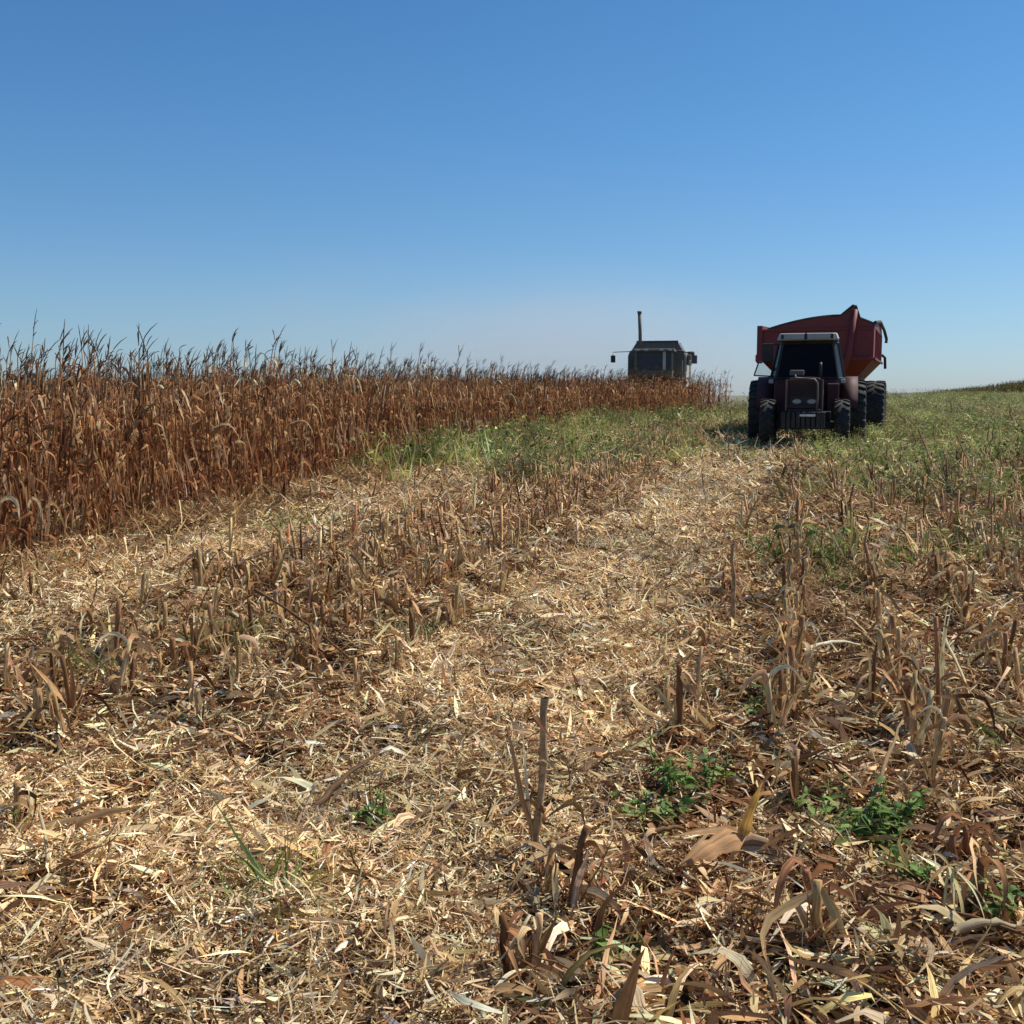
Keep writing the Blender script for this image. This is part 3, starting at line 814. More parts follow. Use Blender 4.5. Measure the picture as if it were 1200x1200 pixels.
# stubble that can be singled out
def special_stub(px, py, hgt, seed, label, lean=(0, 0), nleaf=7, rad=None, leafmul=1.0, tone=None):
    p = at(px, py); root = empty("stubble_stalk", p)
    pr = stub_variant(seed, hgt, 0, nleaf, .01, leafmul, 0 if nleaf < 7 else 3)
    if hgt > .5:      # long bare stalks: bent slightly at their nodes
        r = np.random.default_rng(seed); K = 12; z = np.linspace(0, hgt, K)
        P = np.stack([np.cumsum(r.normal(0, .005, K)), np.cumsum(r.normal(0, .005, K)), z], -1); P[:, :2] -= P[0, :2]
        rad_ = .0135 * np.linspace(1.05, .8, K) * r.uniform(.85, 1.1, K) * (1 + .3 * (np.arange(K) % 4 == 3)) * (1 if hgt < .9 else 1.6)
        cc = (np.array(tone or (.40, .26, .14))[None] * r.uniform(.7, 1.25, (K, 1)))[None]
        pr['stalk'] = Soup().add(*tubes(P[None], rad_[None], cc, 7))
    for n_, s_ in pr.items(): s_.obj(n_, M['stalk'] if n_ == 'stalk' else M['straw'], root)
    root.rotation_euler = (lean[0], lean[1], 0)
    return tag(root, label, "stubble stalk")
special_stub(628, 1018, .56, 901, "tall lone cut stalk standing upright in the middle of the foreground", (0, .03), 11, leafmul=.8)
special_stub(640, 1065, .20, 902, "short thick stub just right of the tall lone foreground stalk", (0, .1), 14, leafmul=1.1)
special_stub(668, 1080, .28, 903, "leafy stub standing in front right of the tall lone foreground stalk", (0, .15), 14)
special_stub(600, 1160, .20, 904, "pair-like split stub at the bottom centre of the photo", (0, -.12), 12, leafmul=.8)
special_stub(625, 1150, .18, 905, "stub beside the split one at the bottom centre of the photo", (0, .1), 12, leafmul=.8)
special_stub(857, 742, .54, 906, "tall dark cut stalk at the right border of the straw track", (0, .02), 4, leafmul=.7)
special_stub(1085, 955, .30, 907, "pale thick stub with torn top on the right, nearest of its row", (.05, .12), 10)
special_stub(1020, 850, .36, 908, "dark brown stub in the right stubble below the bright split stalk", (0, .03), 8)
special_stub(1100, 860, .48, 909, "tall pale-leaved stub on the right bending its leaf to the right", (0, -.05), 14, leafmul=1.3)
special_stub(225, 850, .28, 910, "dark stub standing tallest at the front of the left stubble band", (0, 0), 6)
special_stub(65, 838, .32, 911, "dark stub near the left edge of photo, in front of the left stubble band", (0, -.03), 8)
special_stub(8, 835, .32, 912, "stub cut by the left edge of the photo", (0, .03), 8)
special_stub(780, 862, .26, 913, "bundle-like brown stub at the right border of the straw track", (0, .03), 14)
special_stub(810, 845, .34, 914, "taller stub leaning right at the right border of the straw track", (0, .12), 12)
special_stub(1155, 530, .56, 915, "thin dark post-like stalk in the far weeds on the right, left-hand of a pair", (0, .0), 1)
special_stub(1163, 531, .60, 916, "thin dark post-like stalk in the far weeds on the right, right-hand of a pair", (0, .0), 1)

# ------------------------------------------------------------------ green weeds
GREEN = [(.22, .27, .065), (.13, .18, .04), (.33, .34, .11), (.44, .38, .18), (.54, .41, .22)]
def weed_variant(seed, h=.42, n=28, nl=12, wts=(3, 3, 3, 2.4, 1.8)):
    r = np.random.default_rng(seed)
    s = Soup().add(*[a for a in tuft_variant(seed, n, h, GREEN, wts, (.008, .020), .10, (.9, 1.5), (-.3, 1.3), 5).arrays()])
    # small broad leaves on the stems
    zz = r.uniform(.05, .9, nl) * h * .9
    b = np.stack([r.normal(0, .11, nl), r.normal(0, .11, nl), zz], -1)
    s.add(*droop_leaves(b, r.uniform(0, 2 * PI, nl), r.uniform(-.2, .9, nl), r.uniform(-.9, .3, nl), r.uniform(.05, .11, nl),
          r.uniform(.02, .042, nl), pal(GREEN, wts, nl, .2, r), 3, .1, .6, 0, .2, r))
    return s.arrays()
weeds = [weed_variant(700 + k) for k in range(10)]
weeds_thin = [weed_variant(720 + k, .4, 7, 8) for k in range(8)]
def weed_scatter(name, label, n, ya, yb, pw, region, variants, scale, gain=1.0, tvar=.2):
    y = ya + (yb - ya) * rng.random(n) ** pw; x = rng.uniform(-1, 1, n) * (y * .49 + 1.5)
    k = (rng.random(n) < green_density(x, y) * gain) & region(x, y) & (x > corn_edge(y) - .8)
    # not under the wheels and bodies of the machines
    x, y = x[k], y[k]
    o = scatter(name, variants, M['green'], np.stack([x, y, gh(x, y) - .01], 1), scale, .12, tvar, mul=(.55 + .95 * smooth(.25, .75, fbm(x * 1.3, y * .9, 44)))[:, None] * np.ones((1, 3)),
                zr=.8 + .6 * smooth(2.6, 1.6, x - corn_edge(y)) + .5 * fbm(x * .7, y * .5, 91))
    print(name, len(x))
    tag(o, label, "weeds", kind='stuff')
n = 9000
y = 12 + 36 * rng.random(n) ** 1.1; x = rng.uniform(-1, 1, n) * (y * .49 + 1.5)
k = (rng.random(n) < .25 + .75 * smooth(.4, .62, fbm(x * .8, y * .6, 87))) & (x > corn_edge(y) + .5) & (np.exp(-((x0(x, y) + 1.3) / .9) ** 6) * (y < 27) < .3)
x, y = x[k], y[k]
o = scatter("dry_grass", dead, M['corn'], np.stack([x, y, gh(x, y) - .01], 1), (.35, .95), .15, .3)
tag(o, "dead tan grass and leaves mixed through the far green weeds", "dry grass", kind='stuff')
reg_l = lambda x, y: (x0(x, y) < -.6)
reg_r = lambda x, y: (x0(x, y) >= -.6)
weed_scatter("green_weeds", "low green weeds between the standing corn and the tractor", 15000, 9, 48, 1.0, reg_l, weeds, (.5, 1.35), 1.2, .32)
weed_scatter("green_weeds", "low green weeds covering the field right of the tractor", 19000, 8, 50, 1.0, reg_r, weeds, (.45, 1.3), 1.1, .35)
weed_scatter("distant_weeds", "far green weeds reaching to the horizon behind the tractor", 19000, 48, 135, 1.2, lambda x, y: y > 0, weeds_thin, (.9, 1.7), 1.0)

# single weeds of the foreground
def grass_tuft(px, py, h, n, label, long_blade=None, wts=(3, 3, 2, 1.5, 1), spread=.05, w=(.004, .010), name="grass_tuft"):
    p = at(px, py); root = empty(name, p)
    r = np.random.default_rng(px * 7 + py)
    h = h * 1.25; n = n if n < 8 else int(n * 1.5)
    base = np.stack([r.normal(0, spread, n), r.normal(0, spread, n), np.zeros(n)], -1)
    for a_, b_ in ([(k, k + 1) for k in range(n)] if n < 8 else [(0, n)]):
        m_ = b_ - a_
        Soup().add(*droop_leaves(base[a_:b_], r.uniform(0, 2 * PI, m_), r.uniform(.5, 1.5, m_), r.uniform(-.3, 1.0, m_), r.uniform(.4, 1.1, m_) * h,
               r.uniform(*w, m_), pal(GREEN, wts, m_, .2, r), 7, .1, .5, .15, .2, r)).obj("blades" if m_ > 1 else "blade", M['green'], root)
    if long_blade:
        az, el, L = long_blade
        husk_leaf(root, "long_blade", (0, 0, 0), az, el, el - .08, L, .012, (.12, .17, .06), 10, (.3, .9), .2, .03, 'green')
        husk_leaf(root, "long_blade", (.01, 0, 0), az + .1, el + .05, el - .1, L * .8, .009, (.17, .22, .08), 10, (.3, .2), .2, .03, 'green')
    return tag(root, label, "grass tuft")
grass_tuft(330, 1068, .22, 70, "green grass tuft with one long blade leaning left, in the left foreground", (PI * .93, 1.05, .40))
grass_tuft(350, 632, .34, 90, "bright green grass tuft growing in front of the standing corn", spread=.14, w=(.008, .016))
grass_tuft(268, 772, .32, 90, "dark green tuft in the left stubble band", spread=.07, wts=(2, 4, 1, 1, 0.5))
grass_tuft(470, 752, .22, 110, "low grey-green tuft between left stubble band and straw track", spread=.14, wts=(1, 3, 1, 2, 2))
grass_tuft(110, 800, .28, 60, "thin green tuft near the left edge in the stubble band", spread=.06, wts=(1, 3, 1, 2, 2))
grass_tuft(60, 935, .14, 40, "olive grass patch near the left edge below the stubble band", spread=.12, wts=(1, 2, 1, 3, 3))
grass_tuft(640, 1190, .11, 3, "single green blades rising at the bottom centre edge", spread=.02, w=(.010, .014), wts=(3, 1, 0, 0, 0))
grass_tuft(1170, 385 + 500, .22, 26, "upright light green grass at the right edge of the photo", spread=.07, wts=(3, 1, 3, 0, 0))
grass_tuft(985, 690, .28, 110, "olive green tuft in the right stubble, farthest of the foreground tufts", spread=.15, wts=(1, 2, 1, 3, 2))
grass_tuft(760, 1130, .09, 22, "grey-green tuft flattened in the shade of the big broken husk", spread=.05, wts=(1, 2, 0, 3, 1))
grass_tuft(1190, 800, .25, 30, "dark green weedy grass at the right edge above the light one", spread=.12, wts=(2, 4, 0, 1, 1))

def leafy(px, py, h, nst, nlf, label, spread=.05, lw=(.022, .04), cols=((.17, .26, .06), (.24, .34, .09), (.09, .15, .035))):
    p = at(px, py); root = empty("leafy_weed", p)
    r = np.random.default_rng(px + py)
    h = h * 1.7; nlf = int(nlf * 2.2)
    t = np.linspace(0, 1, 4)
    b = np.stack([r.normal(0, spread, nst), r.normal(0, spread, nst), np.zeros(nst)], -1)
    tip = b + np.stack([r.normal(0, spread * .6, nst), r.normal(0, spread * .6, nst), r.uniform(.5, 1, nst) * h], -1)
    P = b[:, None] * (1 - t)[None, :, None] + tip[:, None] * t[None, :, None]
    for a_, b_ in ([(k, k + 1) for k in range(nst)] if nst < 30 else [(0, nst)]):
        Soup().add(*tubes(P[a_:b_], np.full((b_ - a_, 4), .002), pal(cols, (1, 1, 1), b_ - a_, .1, r), 4)).obj("stem" if nst < 30 else "stems", M['green'], root)
    wsel = r.integers(0, nst, nlf); tt = r.uniform(.3, 1, nlf)
    bb = b[wsel] * (1 - tt)[:, None] + tip[wsel] * tt[:, None]
    Soup().add(*droop_leaves(bb, r.uniform(0, 6.28, nlf), r.uniform(.0, 1.0, nlf), r.uniform(-.7, .2, nlf), r.uniform(.03, .07, nlf), r.uniform(*lw, nlf),
               pal(cols, (2, 2, 1), nlf, .15, r), 6, .05, .3, .12, .1, r)).obj("leaves", M['green'], root)
    return tag(root, label, "weed")
leafy(442, 982, .11, 6, 16, "small bright leafy weed standing alone in the straw, left of centre", .03)
leafy(415, 968, .05, 3, 7, "tiny leafy sprout just left of the small bright weed", .02)
leafy(708, 1125, .07, 2, 5, "single bright green sprout beside the centre foreground stubs", .01)
leafy(800, 945, .13, 16, 60, "green leafy weed patch left of centre of the right stubble", .09, (.015, .028))
leafy(752, 975, .08, 8, 24, "bright green sprouts at the left end of the weed patch", .05, (.015, .03))
leafy(1015, 1000, .11, 22, 90, "green leafy weed patch behind the long thin lying stalk", .11, (.013, .026))
leafy(1050, 990, .10, 10, 40, "dark green leafy weed at the right end of the weed patch", .05, (.013, .026))
leafy(1160, 1100, .09, 8, 26, "low green leafy weed near the lower right edge", .05, (.015, .03))
leafy(1070, 1050, .07, 5, 14, "small green sprouts where the long thin stalk ends", .03, (.015, .03))
leafy(900, 855, .10, 12, 36, "sparse green weed in the right stubble above the weed patches", .09, (.013, .024))
leafy(20, 1000, .06, 4, 10, "tiny green sprout at the left edge of the foreground", .03, (.013, .02))

# ------------------------------------------------------------------ solid modelling helpers
def link_bm(name, bm, mat, parent, bevel=0, smooth_=False):
    me = bpy.data.meshes.new(name)
    if bevel:
        bmesh.ops.bevel(bm, geom=[e for e in bm.edges], offset=bevel, segments=1, affect='EDGES', clamp_overlap=True)
    bmesh.ops.recalc_face_normals(bm, faces=bm.faces)
    bm.to_mesh(me); bm.free(); me.materials.append(mat)
    if smooth_:
        me.polygons.foreach_set("use_smooth", [True] * len(me.polygons))
    o = bpy.data.objects.new(name, me); col.objects.link(o); o.parent = parent
    return o
def bx(bm, x0_, x1, y0, y1, z0, z1, taper=None):
    vs = [bm.verts.new((x, y, z)) for x in (x0_, x1) for y in (y0, y1) for z in (z0, z1)]
    f = [(0, 1, 3, 2), (4, 6, 7, 5), (0, 4, 5, 1), (2, 3, 7, 6), (0, 2, 6, 4), (1, 5, 7, 3)]
    for q in f: bm.faces.new([vs[i] for i in q])
    return vs
def loft(bm, rings, close=True):
    """rings: lists of points with equal counts"""
    vr = [[bm.verts.new(p) for p in r] for r in rings]
    n = len(vr[0])
    for a, b in zip(vr[:-1], vr[1:]):
        for i in range(n if close else n - 1):
            j = (i + 1) % n
            bm.faces.new((a[i], a[j], b[j], b[i]))
    return vr
def prism(bm, pts, a, b, ax='y'):
    mk = {'y': lambda p, t: (p[0], t, p[1]), 'x': lambda p, t: (t, p[0], p[1])}[ax]
    v1 = [bm.verts.new(mk(p, a)) for p in pts]; v2 = [bm.verts.new(mk(p, b)) for p in pts]
    bm.faces.new(v1); bm.faces.new(v2[::-1])
    n = len(pts)
    for i in range(n):
        j = (i + 1) % n; bm.faces.new((v1[i], v2[i], v2[j], v1[j]))
def pipe(bm, pts, r, sides=8):
    pts = [Vector(p) for p in pts]; rings = []
    for i, p in enumerate(pts):
        d = (pts[min(i + 1, len(pts) - 1)] - pts[max(i - 1, 0)]).normalized()
        a = d.cross(Vector((0, 0, 1)) if abs(d.z) < .9 else Vector((1, 0, 0))).normalized(); b = d.cross(a)
        rings.append([p + (a * math.cos(k * 2 * PI / sides) + b * math.sin(k * 2 * PI / sides)) * r for k in range(sides)])
    vr = loft(bm, rings); bm.faces.new(vr[0]); bm.faces.new(vr[-1][::-1])
def lathe_x(bm, prof, seg=40):
    """prof: (x, radius)"""
    rings = [[(x, r * math.cos(k * 2 * PI / seg), r * math.sin(k * 2 * PI / seg)) for k in range(seg)] for x, r in prof]
    vr = loft(bm, rings)
    for e in (vr[0], vr[-1]):
        if (e[0].co - e[seg // 2].co).length > 1e-4: bm.faces.new(e)
def frustum(bm, b0, t0):
    """b0,t0: (x0,x1,y0,y1,z)"""
    def ring(q): return [(q[0], q[2], q[4]), (q[1], q[2], q[4]), (q[1], q[3], q[4]), (q[0], q[3], q[4])]
    vr = loft(bm, [ring(b0), ring(t0)]); bm.faces.new(vr[0][::-1]); bm.faces.new(vr[1])

def wheel(parent, x, y, Rr, W, rimR, lugs=22, side=1, lughs=.035):
    hub = bmesh.new()
    w = W / 2
    lathe_x(hub, [(-w * .55, rimR * .98), (-w * .5, rimR * .9), (-w * .15, rimR * .82), (-w * .12, rimR * .3), (w * .1, rimR * .28),
                  (w * .12, .0001)], 32)
    lathe_x(hub, [(w * .10, rimR * .25), (w * .3, rimR * .22), (w * .32, .0001)], 16)
    lathe_x(hub, [(-w * .12, rimR * .85), (w * .1, rimR * .84), (w * .5, rimR * .9), (w * .55, rimR * .98), (w * .5, rimR * 1.02), (-w * .5, rimR * 1.02)], 32)
    for k in range(8):
        a = k * PI / 4
        bx(hub, w * .1, w * .17, math.cos(a) * rimR * .5 - .015, math.cos(a) * rimR * .5 + .015, math.sin(a) * rimR * .5 - .015, math.sin(a) * rimR * .5 + .015)
    if side < 0:
        for v in hub.verts: v.co.x *= -1
    o = link_bm("wheel", hub, M['rim'], parent)
    o.location = (x, y, Rr)
    t = bmesh.new(); r0 = Rr - lughs
    lathe_x(t, [(-w * .62, rimR), (-w * .8, rimR + (r0 - rimR) * .25), (-w * .97, rimR + (r0 - rimR) * .55), (-w * .93, rimR + (r0 - rimR) * .85), (-w * .8, r0 - .012),
                (-w * .4, r0), (0, r0 + .004), (w * .4, r0), (w * .8, r0 - .012), (w * .93, rimR + (r0 - rimR) * .85), (w * .97, rimR + (r0 - rimR) * .55),
                (w * .8, rimR + (r0 - rimR) * .25), (w * .62, rimR)], 48)
    tyre = link_bm("tyre", t, M['rubber'], o, smooth_=True)
    lb = bmesh.new()
    for k in range(lugs):
        for sgn in (-1, 1):
            a = (k + (0 if sgn < 0 else .5)) * 2 * PI / lugs
            # lug runs from the centre to the shoulder, swept back, then down the side
            pth = [(0.02 * sgn, r0 + lughs * .9, 0), (sgn * w * .45, r0 + lughs, .10), (sgn * w * .9, r0 + lughs * .6, .19), (sgn * w * .99, r0 - .07, .21)]
            wd = .022 + .012
            for (xa, ra, da), (xb, rb, db) in zip(pth[:-1], pth[1:]):
                vs = []
                for (xx, r_, dd) in ((xa, ra, da), (xb, rb, db)):
                    for (dr, dt) in ((-.06, -wd), (0, -wd * .7), (0, wd * .7), (-.06, wd)):
                        ang = a + (dd * .9 * .55 + dt) / max(Rr, .4) * 1.0
                        vs.append(lb.verts.new((xx, (r_ + dr) * math.cos(ang), (r_ + dr) * math.sin(ang))))
                A, B = vs[:4], vs[4:]
                for i in range(4):
                    j = (i + 1) % 4; lb.faces.new((A[i], B[i], B[j], A[j]))
                lb.faces.new(A[::-1]); lb.faces.new(B)
    link_bm("tread_lugs", lb, M['rubber_worn'], o)
    return o

# ------------------------------------------------------------------ tractor
TY = 25.6; TX = (944 - 600) / F * TY
TR = R(-16)
trac = empty("tractor", (TX, TY, float(gh(TX, TY)) - .03), TR)
tag(trac, "old dark red farm tractor with a cab and pale roof, coming toward the camera", "tractor")
for sx in (-1, 1):
    wheel(trac, sx * 1.06, 0, .80, .56, .42, 22, sx)
    wheel(trac, sx * .78, -2.25, .57, .34, .30, 20, sx, .028)
b = bmesh.new()   # chassis, gearbox, axles
bx(b, -.26, .26, -3.0, .35, .62, .98); bx(b, -.34, .34, -3.18, -2.7, .55, .92); bx(b, -.72, .72, -.14, .14, .68, .92)
bx(b, -.70, .70, -2.33, -2.17, .46, .62); bx(b, -.2, .2, -2.4, -2.1, .5, .8); bx(b, -.55, -.3, -1.6, -.9, .5, .8); bx(b, .3, .55, -1.6, -.9, .5, .85)
link_bm("chassis", b, M['black'], trac, .015)
b = bmesh.new()   # front weights
for k in range(9):
    bx(b, -.45 + k * .1, -.45 + k * .1 + .088, -3.42, -3.12, .50, .86)
link_bm("front_weights", b, M['black'], trac, .012)
b = bmesh.new()   # bonnet
prism(b, [(-.36, .92), (.36, .92), (.385, 1.30), (.36, 1.52), (.30, 1.60), (0, 1.625), (-.30, 1.60), (-.36, 1.52), (-.385, 1.30)], -3.05, -1.0)
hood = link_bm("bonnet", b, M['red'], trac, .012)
b = bmesh.new()   # grille with its bars
bx(b, -.30, .30, -3.075, -3.045, .98, 1.50)
link_bm("grille", b, M['black'], hood, 0)
b = bmesh.new()
for k in range(9): bx(b, -.29, .29, -3.095, -3.07, 1.18 + k * .034, 1.18 + k * .034 + .012)
bx(b, -.385, -.32, -3.10, -3.03, .94, 1.56); bx(b, .32, .385, -3.10, -3.03, .94, 1.56); bx(b, -.33, .33, -3.10, -3.04, 1.50, 1.57); bx(b, -.32, .32, -3.095, -3.04, .93, .99)
link_bm("grille_frame", b, M['red'], hood, .006)
for sx in (-.15, .15):
    b = bmesh.new()
    rings = []
    for (yy, rr) in ((-3.05, .075), (-3.10, .075), (-3.118, .055)):
        rings.append([(sx + rr * 1.25 * math.cos(a), yy, 1.08 + rr * .75 * math.sin(a)) for a in np.linspace(0, 2 * PI, 16, endpoint=False)])
    vr = loft(b, rings); b.faces.new(vr[-1])
    link_bm("headlight", b, M['lamp'], trac)
b = bmesh.new()   # bent guard pipe over the nose
pipe(b, [(-.20, -3.2, 1.66), (-.18, -3.22, 1.585), (.05, -3.24, 1.575), (.20, -3.25, 1.56), (.265, -3.26, 1.47), (.275, -3.26, 1.2), (.26, -3.25, .86)], .022)
link_bm("guard_pipe", b, M['rim'], trac, 0, True)
b = bmesh.new(); pipe(b, [(-.37, -3.2, .88), (-.37, -3.2, 1.55)], .016); pipe(b, [(.37, -3.16, .88), (.37, -3.16, 1.56)], .016)
link_bm("guard_post", b, M['rim'], trac, 0)
b = bmesh.new(); bx(b, -.08, .24, -3.44, -3.425, .76, .81)
link_bm("nose_plate", b, M['chrome'], trac, .004)
b = bmesh.new()   # raised air intake on the bonnet
bx(b, -.36, -.05, -1.75, -1.45, 1.67, 1.80); pipe(b, [(-.2, -1.6, 1.58), (-.2, -1.6, 1.70)], .05)
link_bm("air_intake", b, M['rim'], trac, .02)
b = bmesh.new(); pipe(b, [(.30, -1.45, 1.55), (.30, -1.45, 1.9), (.30, -1.42, 1.97)], .035)
link_bm("exhaust_pipe", b, M['black'], trac, 0, True)
# cab: narrower at the front than behind, leaning in toward the roof
b = bmesh.new()
cabL = [(-.71, -.98, 0), (.71, -.98, 0), (.86, -.35, 0), (.86, .72, 0), (-.86, .72, 0), (-.86, -.35, 0)]
loftr = []
for z, s_, sy in ((.92, .80, 0), (1.60, .92, 0)):
    loftr.append([(x * s_, y, z) for x, y, _ in cabL])
vr = loft(b, loftr); b.faces.new(vr[0][::-1]); b.faces.new(vr[1])
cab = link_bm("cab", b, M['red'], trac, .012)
def cabpt(i, z):
    x, y, _ = cabL[i]; t = (z - 1.60) / (2.48 - 1.60)
    s = 1 - .20 * t
    yy = y + (.22 * t if y < -.5 else (.10 * t if y < 0 else -.05 * t))
    return (x * s * .98, yy, z)
b = bmesh.new()
for i in range(6): pipe(b, [cabpt(i, 1.60), cabpt(i, 2.50)], .034, 6)
for z in (1.62, 2.47):
    for i in range(6):
        j = (i + 1) % 6; pipe(b, [cabpt(i, z), cabpt(j, z)], .030, 6)
mid = [((cabpt(0, z)[0] + cabpt(1, z)[0]) / 2, cabpt(0, z)[1] - .01, z) for z in (2.1, 2.48)]
link_bm("cab_frame", b, M['black'], cab, 0)
for i, nm in ((0, "windscreen"), (1, "window"), (2, "window"), (3, "rear_window"), (4, "window"), (5, "window")):
    j = (i + 1) % 6; b = bmesh.new()
    q = [cabpt(i, 1.64), cabpt(j, 1.64), cabpt(j, 2.45), cabpt(i, 2.45)]
    b.faces.new([b.verts.new(p) for p in q]); link_bm(nm, b, M['glass'], cab)
b = bmesh.new(); pipe(b, [(-.05, -.95, 1.72), (-.02, -.80, 2.12)], .012, 5); pipe(b, [(.1, -.93, 1.70), (.32, -.86, 1.86)], .01, 5)
link_bm("wiper", b, M['black'], cab)
b = bmesh.new()   # seat and steering wheel seen through the glass
bx(b, -.24, .24, -.05, .40, 1.25, 1.65); bx(b, -.24, .24, .34, .48, 1.60, 2.15)
link_bm("seat", b, M['black'], cab, .04)
b = bmesh.new(); pts_ = [(.19 * math.cos(a), -.45 + .1 * math.sin(a), 1.78 + .16 * math.sin(a)) for a in np.linspace(0, 2 * PI, 17)]
pipe(b, pts_, .014, 6); pipe(b, [(0, -.45, 1.78), (0, -.75, 1.5)], .02, 6)
link_bm("steering_wheel", b, M['black'], cab)
b = bmesh.new(); frustum(b, (-.70, .70, -.92, .72, 2.52), (-.64, .64, -.84, .68, 2.69))
roof = link_bm("roof", b, M['roofwhite'], cab, .03)
b = bmesh.new(); bx(b, -.62, -.08, -.955, -.90, 2.535, 2.675); bx(b, -.02, .56, -.955, -.90, 2.535, 2.675)
link_bm("roof_light_panel", b, M['lamp'], roof, .012)
b = bmesh.new(); bx(b, -.60, -.54, -.975, -.95, 2.55, 2.66); bx(b, .50, .56, -.975, -.95, 2.55, 2.66); bx(b, -.08, -.02, -.95, -.90, 2.53, 2.68)
link_bm("work_light", b, M['black'], roof, .008)
# fenders over the rear wheels
for sx in (-1, 1):
    b = bmesh.new(); Ro = .88
    rings = []
    for a in np.linspace(R(15), R(172), 12):
        y_, z_ = math.cos(a) * Ro, .80 + math.sin(a) * Ro
        y2, z2 = math.cos(a) * (Ro - .03), .80 + math.sin(a) * (Ro - .03)
        rings.append([(sx * .78, y_, z_), (sx * 1.14, y_, z_), (sx * 1.14, y2, z2), (sx * .78, y2, z2)])
    vr = loft(b, rings); b.faces.new(vr[0]); b.faces.new(vr[-1][::-1])
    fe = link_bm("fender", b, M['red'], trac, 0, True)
    b = bmesh.new(); bx(b, min(sx * .74, sx * .785), max(sx * .74, sx * .785), -.55, .6, .95, 1.5); link_bm("wheel_guard", b, M['black'], fe)
    b = bmesh.new(); bx(b, sx * .80 - .055, sx * .80 + .055, -.98, -.90, 1.50, 1.60)
    link_bm("fender_light", b, M['lamp'], fe, .015)
    b = bmesh.new(); bx(b, min(sx * .45, sx * .72), max(sx * .45, sx * .72), -1.15, -.86, .62, 1.50)
    link_bm("side_panel", b, M['red'], trac, .02)
    b = bmesh.new()
    for z in (.55, .80, 1.05): bx(b, min(sx * .60, sx * .82), max(sx * .60, sx * .82), -1.35, -1.15, z, z + .025)
    bx(b, sx * .83 - .012, sx * .83 + .012, -1.35, -1.33, .55, 1.08)
    link_bm("step", b, M['black'], trac)
# mirror panel left, open quarter window below it
b = bmesh.new(); bx(b, -1.03, -.78, -.80, -.76, 2.02, 2.46)
link_bm("mirror", b, M['black'], trac, .01)
b = bmesh.new(); pipe(b, [(-.66, -.72, 2.44), (-1.0, -.78, 2.40)], .014, 6); link_bm("mirror_arm", b, M['black'], trac)
b = bmesh.new()
qw = [(-.74, -.40, 1.68), (-1.22, -.52, 1.70), (-1.12, -.52, 2.02), (-.88, -.42, 2.06)]
for i in range(4): pipe(b, [qw[i], qw[(i + 1) % 4]], .018, 6)
of = link_bm("open_window", b, M['black'], trac)
b = bmesh.new(); b.faces.new([b.verts.new(p) for p in qw]); link_bm("pane", b, M['glass_clear'], of)
b = bmesh.new(); bx(b, -.05, .05, .3, 1.3, .45, .52)
link_bm("drawbar", b, M['black'], trac)

trac.scale = (.97, 1, .94)

# ------------------------------------------------------------------ grain cart
WY = 30.6; WX = (962 - 600) / F * WY
WR = R(-21)
cart = empty("grain_cart", (WX, WY, float(gh(WX, WY)) - .03), WR)
tag(cart, "dark red grain cart with sloping hopper walls, towed behind the tractor", "grain cart")
wheel(cart, -1.36, 0, .78, .58, .36, 26, -1, .022); wheel(cart, 1.44, 0, .78, .58, .36, 26, 1, .022)
b = bmesh.new(); bx(b, -1.2, 1.3, -.12, .12, .68, .88); bx(b, -.5, -.38, -2.2, 2.0, .85, 1.0); bx(b, .38, .5, -2.2, 2.0, .85, 1.0)
bx(b, -.06, .06, -4.2, -1.5, .6, .72)
link_bm("frame", b, M['black'], cart, .01)
b = bmesh.new()
HW = 1.62; HY0, HY1 = -2.1, 2.1
# hopper: section rings from the outlet to the rim; the top line follows the arched front wall
bot = [(-.45, -1.0, .95), (.45, -1.0, .95), (.45, 1.0, .95), (-.45, 1.0, .95)]
midr = [(-HW, HY0, 2.18), (HW, HY0, 2.18), (HW, HY1, 2.18), (-HW, HY1, 2.18)]
topr = [(-HW, HY0, 3.02), (HW, HY0, 3.02), (HW, HY1, 2.98), (-HW, HY1, 2.98)]
loft(b, [bot, midr, topr])
vb = [b.verts.new(p) for p in bot]; b.faces.new(vb)
hop = link_bm("hopper", b, M['cart_red'], cart)
for v in hop.data.vertices: pass
md = hop.modifiers.new("thickness", 'SOLIDIFY'); md.thickness = .03; md.offset = 0
# arched front and rear boards
arch = [(-HW + .18, 3.02)] + [(-HW + .18 + (HW + .50) * t, 3.02 + .34 * math.sin(t * PI / 2) ** .9) for t in np.linspace(.08, 1, 12)] + \
       [(1.02, 3.62), (1.10, 3.60), (1.22, 3.28), (1.62, 3.12), (HW, 3.02)]
b = bmesh.new(); prism(b, arch, HY0 - .012, HY0 + .03)
link_bm("front_board", b, M['cart_red'], hop)
b = bmesh.new(); pipe(b, [(p[0], HY0 + .0, p[1]) for p in arch[:-1]], .032, 6)
link_bm("board_rim", b, M['cart_edge'], hop)
b = bmesh.new()
prism(b, [(-2.1, 3.0), (-2.1, 3.14), (0, 3.34), (1.6, 3.24), (2.1, 3.0)], HW - .02, HW + .022, 'x')
prism(b, [(-2.1, 3.0), (-2.1, 3.12), (0, 3.18), (2.1, 3.0)], -HW - .022, -HW + .02, 'x')
link_bm("side_board", b, M['cart_red'], hop)
b = bmesh.new()   # rolled tarp / lip along the right side
pipe(b, [(HW + .03, -2.1, 3.14), (HW + .06, 0, 3.30), (HW + .10, 1.7, 3.16), (HW + .16, 2.12, 2.92), (HW + .15, 2.15, 2.80)], .05, 8)
link_bm("side_rim", b, M['cart_edge'], hop)
b = bmesh.new()   # ribs and rails on the front wall
for x in (-1.05, -.35, .35, 1.05): bx(b, x - .03, x + .03, HY0 - .06, HY0 - .014, 2.22, 3.0)
